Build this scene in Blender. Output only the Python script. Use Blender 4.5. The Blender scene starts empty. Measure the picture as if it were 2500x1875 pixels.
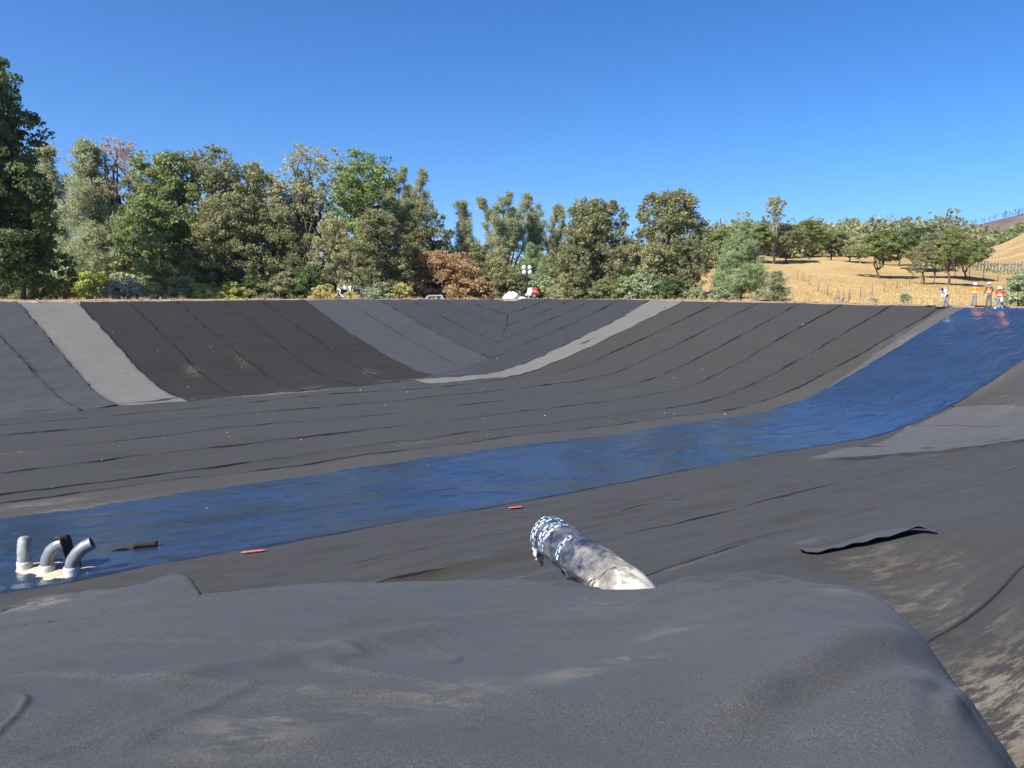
import bpy, math, random
import numpy as np
from mathutils import Vector, Matrix
R = math.radians
scene = bpy.context.scene
COL = scene.collection
rng = np.random.default_rng(7)
random.seed(7)

# ------------------------------------------------------------------ camera model
F = 1878.0; HOR = 696.0; EYE = 1.6
PIT = math.atan((937.5 - HOR) / F)
cp, sp_ = math.cos(PIT), math.sin(PIT)
cam = bpy.data.cameras.new('camera'); camo = bpy.data.objects.new('camera', cam); COL.objects.link(camo)
camo.location = (0, 0, EYE); camo.rotation_euler = (math.pi / 2 - PIT, 0, 0)
cam.sensor_width = 36; cam.lens = F * 36 / 2500; cam.clip_start = 0.1; cam.clip_end = 30000
scene.camera = camo

# ------------------------------------------------------------------ noise
def _h(ix, iy, seed):
    n = (ix.astype(np.int64) * 374761393 + iy.astype(np.int64) * 668265263 + seed * 982451653) & 0xffffffff
    n = ((n ^ (n >> 13)) * 1274126177) & 0xffffffff
    n = n ^ (n >> 16)
    return (n & 0xffff) / 32767.5 - 1.0
def vn(x, y, seed=0):
    x = np.asarray(x, float); y = np.asarray(y, float)
    ix = np.floor(x); iy = np.floor(y); fx = x - ix; fy = y - iy
    fx = fx * fx * fx * (fx * (fx * 6 - 15) + 10); fy = fy * fy * fy * (fy * (fy * 6 - 15) + 10)
    a = _h(ix, iy, seed); b = _h(ix + 1, iy, seed); c = _h(ix, iy + 1, seed); d = _h(ix + 1, iy + 1, seed)
    return (a * (1 - fx) + b * fx) * (1 - fy) + (c * (1 - fx) + d * fx) * fy
def fbm(x, y, seed=0, o=4, g=.5):
    r = 0; a = 1; f = 1
    for k in range(o):
        r = r + a * vn(np.asarray(x) * f, np.asarray(y) * f, seed + k * 17); a *= g; f *= 2.03
    return r
def spl(x, k):
    return k * np.logaddexp(0, np.asarray(x) / k)
def smax(a, b, k): return k * np.logaddexp(a / k, b / k)
def smin(a, b, k): return -k * np.logaddexp(-a / k, -b / k)
def sst(a, b, x):
    u = np.clip((x - a) / (b - a), 0, 1); return u * u * (3 - 2 * u)

# ------------------------------------------------------------------ terrain
AZ = R(56.4); SA, CA = math.sin(AZ), math.cos(AZ)
def st(x, y): return SA * x + CA * y, -CA * x + SA * y
def xy(s, t): return SA * s - CA * t, CA * s + SA * t
def sdf(s, t):
    qs = np.abs(s + 2) - 43 + 8; qt = np.abs(t - 37.5) - 18.5 + 8
    return np.hypot(np.maximum(qs, 0), np.maximum(qt, 0)) + np.minimum(np.maximum(qs, qt), 0) - 8
def outer(x, y):
    s, t = st(x, y); d = sdf(s, t); e = d - 19.5
    zr = .36 * np.clip(1 - s / 46, 0, 1.6) * sst(45, 60, t) + .04 * fbm(x / 6, y / 6, 5)
    far = sst(48, 64, t)                         # how much this is beyond the far side
    k = x / np.maximum(np.abs(y), 1)
    hill = sst(.10, .30, k) * (y > 0)
    z = zr - (1.7 * far * (1 - hill) + .7 * hill) * sst(3.5, 9, e) * (t > 0)
    yy = np.maximum(y, 0)
    prof = np.interp(yy, [75, 95, 115, 135, 160, 190, 230, 270, 330, 450, 700, 1200, 9000],
                         [0, .9, 2.6, 4.4, 6.6, 8.8, 12.3, 16, 17.5, 16, 12, 9, 5])
    prof2 = np.interp(yy, [75, 95, 115, 135, 160, 190, 260, 330, 480, 640, 1200, 9000],
                          [0, .7, 2.2, 3.6, 4.8, 6.2, 8.5, 12, 24, 30, 16, 5])
    rt = sst(.56, .62, k)
    up = prof * (1 - rt) + prof2 * rt * (1 + 1.7 * sst(.60, .78, k) * sst(190, 480, yy))
    r_ = np.hypot(x, y)
    z = z + hill * up * sst(2, 16, e) + .12 * fbm(x / 9, y / 9, 9) * sst(5, 12, e) + hill * 1.2 * fbm(x / 45, y / 45, 3, 3) * sst(95, 170, yy)
    # burnt hill far right and blue mountains
    bh = 120 * np.exp(-((x - 1040) / 330) ** 2 - ((y - 1560) / 420) ** 2) * (1 + .12 * fbm(x / 160, y / 160, 21))
    bh2 = 60 * np.exp(-((x - 560) / 260) ** 2 - ((y - 1300) / 300) ** 2)
    mt = 255 * np.exp(-((y - 4300) / 600) ** 2) * (.62 + .22 * fbm(x / 1000, y / 1000, 31)) * (y > 0)
    return z + bh + bh2 * 0 + mt
def H(x, y):
    x = np.asarray(x, float); y = np.asarray(y, float)
    s, t = st(x, y); d = sdf(s, t)
    zb = -6.1 + .3128 * spl(d, 1.9)
    zb = zb + .07 * fbm(s / 9, t / 5, 2, 3) + .03 * fbm(s / 2.5, t / 2.5, 12, 2)
    ga, gb = np.array([2.75, 3.1]), np.array([4.9, 9.2]); gd = gb - ga; gl = (gd ** 2).sum()
    gu = np.clip(((x - ga[0]) * gd[0] + (y - ga[1]) * gd[1]) / gl, 0, 1)
    gq = np.hypot(x - ga[0] - gu * gd[0], y - ga[1] - gu * gd[1])
    zb = zb - (1.25 - .70 * gu) * np.exp(-(gq / (1.0 + .25 * gu)) ** 2)
    Xr = np.interp(y, [0, 2.4, 3.0, 3.8, 5.4, 8.4, 12], [.7, 1.52, 1.80, 2.16, 2.76, 3.27, 3.4])
    m = -.3 * (y - 2.4) - .62 * spl(y - 8.2 - .25 * vn(x * .8, 0 * x, 4), .35) - 1.7 * spl(x - Xr, .15) - .33 * spl(-(x + 3.2), .9)
    m = m + .04 * fbm(x / 2.2, y / 2.2, 40, 2) + .09 * sst(3, 6.5, y) - .20 * np.exp(-((x - 1.12) / .62) ** 2 - ((y - 7.6) / .9) ** 2) + .13 * sst(.6, 1.7, x) * (1 - sst(4.5, 6.5, y)) - .09 * sst(1.6, 2.6, x) * sst(6, 7.5, y)
    zb = np.where(y < 30, smax(zb, m, .09), zb)
    return smin(zb, outer(x, y) + .24 * np.exp(-((x - 1.6) / .9) ** 2 - ((y - 2.7) / 1.3) ** 2), .12)

def ray(px, py):
    dx = (px - 1250) / F; dy = (937.5 - py) / F
    return np.array([dx, cp + dy * sp_, -sp_ + dy * cp])
def hit(px, py, y0=2.0, y1=160):
    d = ray(px, py); d = d / d[1]
    Y = np.geomspace(y0, y1, 3000)
    g = H(d[0] * Y, Y) - (EYE + d[2] * Y)
    i = np.argmax(g > 0) if (g > 0).any() else len(Y) - 1
    if i == 0: i = 1
    a, b = Y[i - 1], Y[i]; ga, gb = g[i - 1], g[i]
    yy = a + (b - a) * (-ga) / (gb - ga) if gb != ga else a
    return np.array([d[0] * yy, yy])
def hits(l, **k): return np.array([hit(a, b, **k) for a, b in l])
def atY(px, Y, py=None):
    d = ray(px, HOR if py is None else py); d = d / d[1]
    return d[0] * Y, EYE + d[2] * Y

# ------------------------------------------------------------------ mesh helpers
class MB:
    def __init__(s): s.v = []; s.f = []; s.n = 0; s.uv = []
    def add(s, v, f):
        v = np.asarray(v, float).reshape(-1, 3); s.v.append(v)
        for q in f: s.f.append(tuple(int(i) + s.n for i in q))
        s.n += len(v)
    def box(s, c, d, rot=None, bev=0):
        x, y, z = d[0] / 2, d[1] / 2, d[2] / 2
        if bev <= 0:
            v = np.array([(-x, -y, -z), (x, -y, -z), (x, y, -z), (-x, y, -z), (-x, -y, z), (x, -y, z), (x, y, z), (-x, y, z)])
            f = [(0, 3, 2, 1), (4, 5, 6, 7), (0, 1, 5, 4), (1, 2, 6, 5), (2, 3, 7, 6), (3, 0, 4, 7)]
        else:
            b = bev; v = []
            for zz, i in ((-z, b), (-z + b, 0), (z - b, 0), (z, b)):
                X, Y = x - i, y - i
                v += [(-X + b, -Y, zz), (X - b, -Y, zz), (X, -Y + b, zz), (X, Y - b, zz), (X - b, Y, zz), (-X + b, Y, zz), (-X, Y - b, zz), (-X, -Y + b, zz)]
            v = np.array(v); f = [tuple(range(7, -1, -1)), tuple(range(24, 32))]
            for k in range(3):
                for j in range(8): f.append((k * 8 + j, k * 8 + (j + 1) % 8, k * 8 + 8 + (j + 1) % 8, k * 8 + 8 + j))
        if rot is not None: v = v @ np.array(rot.to_3x3()).T
        s.add(v + np.array(c), f)
    def tube(s, pts, rad, n=8, cap=True, hollow=0):
        pts = np.asarray(pts, float); m = len(pts)
        rad = np.broadcast_to(np.asarray(rad, float), (m,))
        tg = np.gradient(pts, axis=0); tg /= np.linalg.norm(tg, axis=1)[:, None] + 1e-9
        u = np.cross(tg[0], (0, 0, 1.)); 
        if np.linalg.norm(u) < .1: u = np.cross(tg[0], (1., 0, 0))
        V = []
        for i in range(m):
            u = u - tg[i] * u.dot(tg[i]); u /= np.linalg.norm(u) + 1e-9
            w = np.cross(tg[i], u)
            a = np.arange(n) * 2 * math.pi / n
            V.append(pts[i] + rad[i] * (np.cos(a)[:, None] * u + np.sin(a)[:, None] * w))
        V = np.concatenate(V); f = []
        for i in range(m - 1):
            for j in range(n):
                f.append((i * n + j, i * n + (j + 1) % n, (i + 1) * n + (j + 1) % n, (i + 1) * n + j))
        if cap: f.append(tuple(range(n - 1, -1, -1))); f.append(tuple((m - 1) * n + j for j in range(n)))
        s.add(V, f)
    def lathe(s, prof, n=16, mat=None):
        V = []; f = []
        for r, z in prof:
            for j in range(n):
                a = 2 * math.pi * j / n; V.append((r * math.cos(a), r * math.sin(a), z))
        V = np.array(V)
        if mat is not None: V = V @ np.array(mat.to_3x3()).T + np.array(mat.translation)
        for i in range(len(prof) - 1):
            for j in range(n): f.append((i * n + j, i * n + (j + 1) % n, (i + 1) * n + (j + 1) % n, (i + 1) * n + j))
        f.append(tuple(range(n - 1, -1, -1))); f.append(tuple((len(prof) - 1) * n + j for j in range(n)))
        s.add(V, f)
    def build(s, name, mat, parent=None, smooth=True):
        me = bpy.data.meshes.new(name)
        me.from_pydata(np.concatenate(s.v).tolist(), [], s.f)
        if smooth: me.polygons.foreach_set('use_smooth', [True] * len(me.polygons))
        me.materials.append(mat)
        o = bpy.data.objects.new(name, me); COL.objects.link(o)
        if parent is not None: o.parent = parent
        return o
def raw_mesh(name, V, Fq, mat, parent=None, smooth=False, attrs=None):
    """fast numpy mesh of equal-sided faces"""
    me = bpy.data.meshes.new(name); V = np.asarray(V, np.float32); Fq = np.asarray(Fq, np.int32)
    k = Fq.shape[1]
    me.vertices.add(len(V)); me.vertices.foreach_set('co', V.ravel())
    me.loops.add(Fq.size); me.loops.foreach_set('vertex_index', Fq.ravel())
    me.polygons.add(len(Fq)); me.polygons.foreach_set('loop_start', np.arange(len(Fq), dtype=np.int32) * k)
    if smooth: me.polygons.foreach_set('use_smooth', np.ones(len(Fq), bool))
    me.update(calc_edges=True)
    if attrs:
        for n_, a in attrs.items():
            at = me.attributes.new(n_, 'FLOAT', 'POINT'); at.data.foreach_set('value', np.asarray(a, np.float32).ravel())
    if mat: me.materials.append(mat)
    o = bpy.data.objects.new(name, me); COL.objects.link(o)
    if parent is not None: o.parent = parent
    return o
def tag(o, label=None, cat=None, group=None, kind=None):
    if label: o['label'] = label
    if cat: o['category'] = cat
    if group: o['group'] = group
    if kind: o['kind'] = kind
    return o
def empty(name, loc, rz=0, label=None, cat=None, group=None):
    o = bpy.data.objects.new(name, None); COL.objects.link(o); o.location = loc; o.rotation_euler = (0, 0, rz)
    o.empty_display_size = .3
    return tag(o, label, cat, group)

# ------------------------------------------------------------------ materials
def newmat(name):
    m = bpy.data.materials.new(name); m.use_nodes = True
    nt = m.node_tree; b = nt.nodes['Principled BSDF']
    return m, nt, b
def nd(nt, t, **k):
    n = nt.nodes.new(t)
    for a, v in k.items():
        if a in n.inputs: n.inputs[a].default_value = v
        else: setattr(n, a, v)
    return n
def L(nt, a, b): nt.links.new(a, b)
def ramp(nt, src, stops):
    r = nt.nodes.new('ShaderNodeValToRGB'); e = r.color_ramp.elements
    while len(e) < len(stops): e.new(.5)
    for i, (p, c) in enumerate(stops):
        e[i].position = p; e[i].color = (c, c, c, 1) if isinstance(c, (int, float)) else (*c, 1)
    L(nt, src, r.inputs[0]); return r.outputs[0]
def mix(nt, f, a, b, mode='MIX'):
    m = nt.nodes.new('ShaderNodeMix'); m.data_type = 'RGBA'; m.blend_type = mode
    for i, v in ((0, f), (6, a), (7, b)):
        if hasattr(v, 'is_linked') or hasattr(v, 'links'): L(nt, v, m.inputs[i])
        elif i == 0: m.inputs[0].default_value = v
        else: m.inputs[i].default_value = (*v, 1) if len(v) == 3 else v
    return m.outputs[2]
def math_(nt, op, a, b=0.0):
    m = nt.nodes.new('ShaderNodeMath'); m.operation = op
    for i, v in ((0, a), (1, b)):
        if hasattr(v, 'links'): L(nt, v, m.inputs[i])
        else: m.inputs[i].default_value = v
    return m.outputs[0]
def coords(nt, scale=(1, 1, 1), rot=(0, 0, 0), kind='Object'):
    t = nt.nodes.new('ShaderNodeTexCoord'); mp = nt.nodes.new('ShaderNodeMapping')
    mp.inputs['Scale'].default_value = scale; mp.inputs['Rotation'].default_value = rot
    L(nt, t.outputs[kind], mp.inputs[0]); return mp.outputs[0]
def noise(nt, vec, scale, detail=4, rough=.55):
    n = nt.nodes.new('ShaderNodeTexNoise'); n.inputs['Scale'].default_value = scale
    n.inputs['Detail'].default_value = detail; n.inputs['Roughness'].default_value = rough
    if vec is not None: L(nt, vec, n.inputs['Vector'])
    return n.outputs['Fac']
def bump(nt, b, h, dist, strength=1.0, prev=None):
    n = nt.nodes.new('ShaderNodeBump'); n.inputs['Distance'].default_value = dist; n.inputs['Strength'].default_value = strength
    L(nt, h, n.inputs['Height'])
    if prev is not None: L(nt, prev, n.inputs['Normal'])
    if b is not None: L(nt, n.outputs[0], b.inputs['Normal'])
    return n.outputs[0]
def plain(name, col, rough=.6, metal=0, var=.15, scale=8, bmp=0, spec=.5):
    m, nt, b = newmat(name); c = coords(nt)
    n = noise(nt, c, scale, 5)
    lo = tuple(max(0, x * (1 - var)) for x in col); hi = tuple(min(1, x * (1 + var)) for x in col)
    L(nt, ramp(nt, n, [(.3, lo), (.7, hi)]), b.inputs['Base Color'])
    b.inputs['Roughness'].default_value = rough; b.inputs['Metallic'].default_value = metal
    b.inputs['Specular IOR Level'].default_value = spec
    if bmp: bump(nt, b, n, bmp)
    return m

ROTS = -(math.pi / 2 - AZ)     # turns object coords so that x runs along s
def fabric(name, col, dust=.35, tint=(.21, .18, .135), spots=.62, sheen=.06, streak=.5, var=.18):
    """needle-punched felt: fibre speckle, faint roller bands across the roll, clay dust where the dust attribute says plus stray smears"""
    m, nt, b = newmat(name)
    c = coords(nt); cs = coords(nt, (1, 1, 1), (0, 0, ROTS))
    cst = coords(nt, (.12, 1.0, .4), (0, 0, ROTS))
    fib = noise(nt, c, 110, 3, .8)
    mid = noise(nt, c, 2.2, 5, .6)
    big = noise(nt, c, .22, 3, .5)
    st_ = noise(nt, cst, 3.0, 4, .6)
    dk = tuple(x * (1 - var) for x in col); lt = tuple(x * (1 + var) for x in col)
    base = ramp(nt, mid, [(.3, dk), (.7, lt)])
    base = mix(nt, .5, base, ramp(nt, big, [(.35, tuple(x * (1 - var * 1.2) for x in col)), (.65, tuple(x * (1 + var) for x in col))]))
    base = mix(nt, streak * .6, base, ramp(nt, st_, [(.3, tuple(x * .78 for x in col)), (.7, tuple(x * 1.2 for x in col))]))
    fibc = ramp(nt, fib, [(.33, .55), (.47, .95), (.58, 1.05), (.72, 1.8)])
    base = mix(nt, .8, base, fibc, 'MULTIPLY')
    fib2 = noise(nt, coords(nt, (1, .35, 1), (0, 0, .7)), 260, 2, .8)
    base = mix(nt, .8, base, ramp(nt, fib2, [(.36, .6), (.5, 1.0), (.64, 1.5)]), 'MULTIPLY')
    # dust
    at = nt.nodes.new('ShaderNodeAttribute'); at.attribute_name = 'dust'
    dn = noise(nt, coords(nt, (.45, 1, 1), (0, 0, ROTS)), 1.3, 7, .68)
    blob = ramp(nt, dn, [(spots, 0.0), (spots + .12, .55)])
    area = ramp(nt, noise(nt, c, .13, 2), [(.45, 0.0), (.62, 1.0)])
    stray = math_(nt, 'MULTIPLY', math_(nt, 'MULTIPLY', blob, area), dust)
    dn2 = ramp(nt, noise(nt, coords(nt, (.5, 1.2, 1), (0, 0, ROTS)), 4.5, 9, .75), [(.46, .0), (.56, 1.0)])
    loc = math_(nt, 'MULTIPLY', at.outputs['Fac'], dn2)
    fac = math_(nt, 'MINIMUM', math_(nt, 'ADD', stray, loc), .92)
    colr = mix(nt, fac, base, tint)
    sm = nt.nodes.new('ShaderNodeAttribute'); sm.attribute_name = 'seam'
    colr = mix(nt, math_(nt, 'MULTIPLY', sm.outputs['Fac'], .72), colr, (.006, .006, .006))  # dark seam lines: shade under the overlap lips put into the colour
    L(nt, colr, b.inputs['Base Color'])
    b.inputs['Roughness'].default_value = .95; b.inputs['Specular IOR Level'].default_value = .10
    b.inputs['Sheen Weight'].default_value = sheen; b.inputs['Sheen Roughness'].default_value = .6
    b.inputs['Sheen Tint'].default_value = (.6, .75, 1, 1)
    n1 = bump(nt, None, fib, .004, .6)
    n2 = bump(nt, None, noise(nt, cst, 2.4, 5, .55), .05, .55, n1)
    bump(nt, b, noise(nt, c, 5, 4), .012, .5, n2)
    return m
M = {}
M['dark'] = fabric('dark_felt', (.0345, .0312, .0250), dust=.2, var=.10)
M['dark2'] = fabric('dark_felt_worn', (.0440, .0395, .0320), dust=.3, spots=.58)
M['black'] = fabric('black_felt', (.0212, .0190, .0155), dust=.2, sheen=.03, var=.1)
M['light'] = fabric('light_grey_felt', (.120, .111, .097), dust=.15, var=.08, streak=.4)
M['mid'] = fabric('blue_grey_felt', (.0420, .0415, .0415), dust=.15, var=.08)
M['mid2'] = fabric('slate_felt', (.0305, .0295, .0300), dust=.15, var=.08)
M['pale'] = fabric('pale_slate_felt', (.066, .062, .059), dust=.2, var=.1)
M['front'] = fabric('foreground_felt', (.0530, .0530, .0525), dust=.16, spots=.63, sheen=.05, var=.13, streak=.55)
M['brown'] = fabric('brown_black_felt', (.0345, .0305, .0248), dust=.3, spots=.60, streak=.8)

def liner_mat():
    m, nt, b = newmat('blue_black_liner')
    c = coords(nt); n = noise(nt, c, 1.1, 6, .6)
    dn = ramp(nt, noise(nt, coords(nt, (.35, 1, 1), (0, 0, ROTS)), .8, 6, .7), [(.58, 0.0), (.74, .25)])
    base = ramp(nt, noise(nt, c, .35, 3), [(.35, (.014, .024, .044)), (.65, (.019, .032, .058))])
    at = nt.nodes.new('ShaderNodeAttribute'); at.attribute_name = 'dust'
    base = mix(nt, dn, base, (.05, .06, .085))
    L(nt, base, b.inputs['Base Color'])
    L(nt, ramp(nt, n, [(.3, .26), (.7, .36)]), b.inputs['Roughness'])
    b.inputs['Specular IOR Level'].default_value = 1.0
    b.inputs['IOR'].default_value = 1.6; b.inputs['Coat Weight'].default_value = .6; b.inputs['Coat Roughness'].default_value = .17
    n1 = bump(nt, None, noise(nt, coords(nt, (.8, 1.6, 1), (0, 0, ROTS)), 1.2, 3, .4), .05, .18)
    bump(nt, b, noise(nt, coords(nt, (.7, 1.5, 1), (0, 0, ROTS + .5)), 4, 3), .012, .15, n1)
    return m
M['liner'] = liner_mat()

def ground_mat():
    m, nt, b = newmat('dry_ground'); c = coords(nt)
    n = noise(nt, c, .05, 7, .65); n2 = noise(nt, c, 1.1, 8, .7); n3 = noise(nt, c, 14, 5, .7)
    grass = ramp(nt, n2, [(.3, (.20, .125, .05)), (.5, (.33, .215, .088)), (.7, (.45, .32, .145))])
    grass = mix(nt, .35, grass, ramp(nt, n, [(.35, (.20, .125, .06)), (.65, (.55, .42, .20))]))
    dirt = ramp(nt, n2, [(.3, (.17, .115, .078)), (.55, (.30, .22, .15)), (.75, (.43, .33, .23))])
    at = nt.nodes.new('ShaderNodeAttribute'); at.attribute_name = 'dirt'
    f = math_(nt, 'ADD', at.outputs['Fac'], math_(nt, 'MULTIPLY', math_(nt, 'SUBTRACT', n2, .5), .9))
    f = ramp(nt, f, [(.42, 0.), (.58, 1.)])
    col = mix(nt, f, grass, dirt)
    ab = nt.nodes.new('ShaderNodeAttribute'); ab.attribute_name = 'burnt'
    burn = ramp(nt, noise(nt, c, .012, 8, .7), [(.35, (.075, .05, .045)), (.55, (.13, .085, .07)), (.72, (.24, .17, .11))])
    col = mix(nt, ab.outputs['Fac'], col, burn)
    ag = nt.nodes.new('ShaderNodeAttribute'); ag.attribute_name = 'green'
    col = mix(nt, ag.outputs['Fac'], col, ramp(nt, noise(nt, c, .02, 8, .75), [(.4, (.035, .045, .02)), (.62, (.10, .10, .045))]))
    L(nt, col, b.inputs['Base Color']); b.inputs['Roughness'].default_value = 1; b.inputs['Specular IOR Level'].default_value = .1
    n1 = bump(nt, None, n2, .12, .8); bump(nt, b, n3, .03, .6, n1)
    return m
M['ground'] = ground_mat()

def leaf_mat(name, dark, light, trans=.5):
    m, nt, b = newmat(name)
    at = nt.nodes.new('ShaderNodeAttribute'); at.attribute_name = 'tint'
    oi = nt.nodes.new('ShaderNodeObjectInfo')
    c = coords(nt); n = noise(nt, c, .45, 3)
    f = math_(nt, 'ADD', math_(nt, 'MULTIPLY', at.outputs['Fac'], .75), math_(nt, 'MULTIPLY', n, .35))
    col = ramp(nt, f, [(.1, dark), (.55, tuple((a + q) / 2 for a, q in zip(dark, light))), (.95, light)])
    L(nt, col, b.inputs['Base Color']); b.inputs['Roughness'].default_value = .6; b.inputs['Specular IOR Level'].default_value = .3
    tr = nt.nodes.new('ShaderNodeBsdfTranslucent'); L(nt, col, tr.inputs[0])
    ms = nt.nodes.new('ShaderNodeMixShader'); ms.inputs[0].default_value = trans
    out = nt.nodes['Material Output']; L(nt, b.outputs[0], ms.inputs[1]); L(nt, tr.outputs[0], ms.inputs[2]); L(nt, ms.outputs[0], out.inputs[0])
    return m
LM = {
 'oak': leaf_mat('oak_leaves', (0.095, 0.129, 0.037), (0.438, 0.495, 0.177)),
 'oakdark': leaf_mat('dark_oak_leaves', (0.043, 0.069, 0.021), (0.237, 0.309, 0.108)),
 'oakgreen': leaf_mat('green_oak_leaves', (0.110, 0.155, 0.046), (0.401, 0.487, 0.183)),
 'oakgrey': leaf_mat('greyish_oak_leaves', (0.202, 0.199, 0.108), (0.662, 0.644, 0.333)),
 'olive': leaf_mat('olive_oak_leaves', (0.130, 0.137, 0.066), (0.473, 0.470, 0.226)),
 'rust': leaf_mat('rusty_leaves', (0.260, 0.162, 0.095), (0.698, 0.495, 0.286)),
 'orange': leaf_mat('orange_leaves', (0.341, 0.220, 0.111), (0.663, 0.462, 0.252)),
 'pine': leaf_mat('grey_pine_needles', (0.181, 0.203, 0.097), (0.622, 0.651, 0.389), .5),
 'pinebright': leaf_mat('green_pine_needles', (0.168, 0.216, 0.091), (0.542, 0.651, 0.338), .5),
 'yellow': leaf_mat('yellow_green_leaves', (0.331, 0.347, 0.060), (0.698, 0.750, 0.237)),
 'golden': leaf_mat('golden_leaves', (0.522, 0.372, 0.108), (0.698, 0.750, 0.380)),
 'straw': leaf_mat('straw_stems', (0.450, 0.387, 0.226), (0.660, 0.691, 0.614), .1),
 'sage': leaf_mat('sage_leaves', (0.214, 0.259, 0.141), (0.586, 0.668, 0.392)),

 'drygrass': leaf_mat('dry_grass_blades', (0.337, 0.230, 0.091), (0.672, 0.515, 0.234), .2),
}
def bark(name, a, b_):
    m, nt, b = newmat(name); c = coords(nt, (1, 1, .25))
    L(nt, ramp(nt, noise(nt, c, 6, 6, .7), [(.35, a), (.65, b_)]), b.inputs['Base Color']); b.inputs['Roughness'].default_value = .95
    bump(nt, b, noise(nt, c, 12, 5), .03, .8); return m
M['bark'] = bark('dark_bark', (.035, .028, .022), (.11, .09, .072))
M['barkgrey'] = bark('grey_bark', (.11, .095, .08), (.30, .27, .23))

# ------------------------------------------------------------------ ground sheet
def build_ground():
    th = np.concatenate([np.linspace(-180, -48, 45)[:-1], np.linspace(-48, 48, 520), np.linspace(48, 180, 45)[1:]])
    th = R(1) * th
    rr = np.concatenate([np.linspace(.4, 12, 40), np.linspace(12.3, 130, 330), np.geomspace(131, 6200, 170)])
    T, Rr = np.meshgrid(th, rr, indexing='ij')
    x = Rr * np.sin(T); y = Rr * np.cos(T)
    s, t = st(x, y); d = sdf(s, t)
    z = H(x, y)
    e = d - 19.5
    ins = 1 - sst(.0, .6, e + .3)
    z = z - .16 * ins * (1 - np.exp(-((x) ** 2 + (y) ** 2) / .5) * 0)
    z += (1 - ins) * .05 * fbm(x / 1.3, y / 1.3, 77, 3) * (Rr < 200)
    k = x / np.maximum(y, 1)
    dirt = np.clip(1.15 - sst(1, 12, e) * 1.2, 0, 1)
    dirt = np.maximum(dirt, .75 * ((k < .2) & (y > 0)) * (Rr < 220))
    burnt = np.exp(-((x - 1130) / 430) ** 2 - ((y - 1560) / 500) ** 2) * 1.6
    burnt = np.clip(burnt, 0, 1)
    green = np.clip(sst(700, 900, y) * (1 - burnt) + sst(300, 420, y) * (k < .5) * .7, 0, 1) * (1 - .0 * x)
    a = len(th); b = len(rr)
    V = np.stack([x, y, z], -1).reshape(-1, 3)
    i, j = np.meshgrid(np.arange(a - 1), np.arange(b - 1), indexing='ij')
    q = np.stack([i * b + j, i * b + j + 1, (i + 1) * b + j + 1, (i + 1) * b + j], -1).reshape(-1, 4)
    o = raw_mesh('ground', V, q, M['ground'], smooth=True, attrs={'dirt': dirt, 'burnt': burnt, 'green': green})
    return tag(o, 'dry earth embankment, golden grass field and hills around the basin', None, None, 'structure')
build_ground()

# ------------------------------------------------------------------ felt sheets
DUST = []   # (x, y, rs, rt, rot, strength) in plan
def dust_px(px, py, rs, rt, st_=1.0, rot=None, off=0.0):
    p = hit(px, py); DUST.append((p[0], p[1], rs, rt, AZ if rot is None else R(rot), st_))
def dust_at(x, y):
    r = np.zeros_like(x)
    for (cx, cy, rs, rt, a, k) in DUST:
        dx = x - cx; dy = y - cy
        u = dx * math.sin(a) + dy * math.cos(a); v = dx * math.cos(a) - dy * math.sin(a)
        r = np.maximum(r, (.40 if k < 1.25 else .52) * k * np.exp(-(u / rs) ** 2 - (v / rt) ** 2))
    return r
def resample(P, n):
    P = np.asarray(P, float)
    if len(P) > 2:   # smooth through the points
        d = np.r_[0, np.cumsum(np.hypot(*np.diff(P, axis=0).T))]
        u = np.linspace(0, d[-1], n); Q = np.stack([np.interp(u, d, P[:, 0]), np.interp(u, d, P[:, 1])], 1)
        k = max(1, n // 14)
        ker = np.ones(2 * k + 1) / (2 * k + 1)
        for c in range(2):
            pad = np.r_[2 * Q[0, c] - Q[k:0:-1, c], Q[:, c], 2 * Q[-1, c] - Q[-2:-k - 2:-1, c]]
            Q[:, c] = np.convolve(pad, ker, 'valid')
        return Q
    u = np.linspace(0, 1, n)[:, None]; return P[0] * (1 - u) + P[-1] * u
sheet_i = [0]
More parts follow.
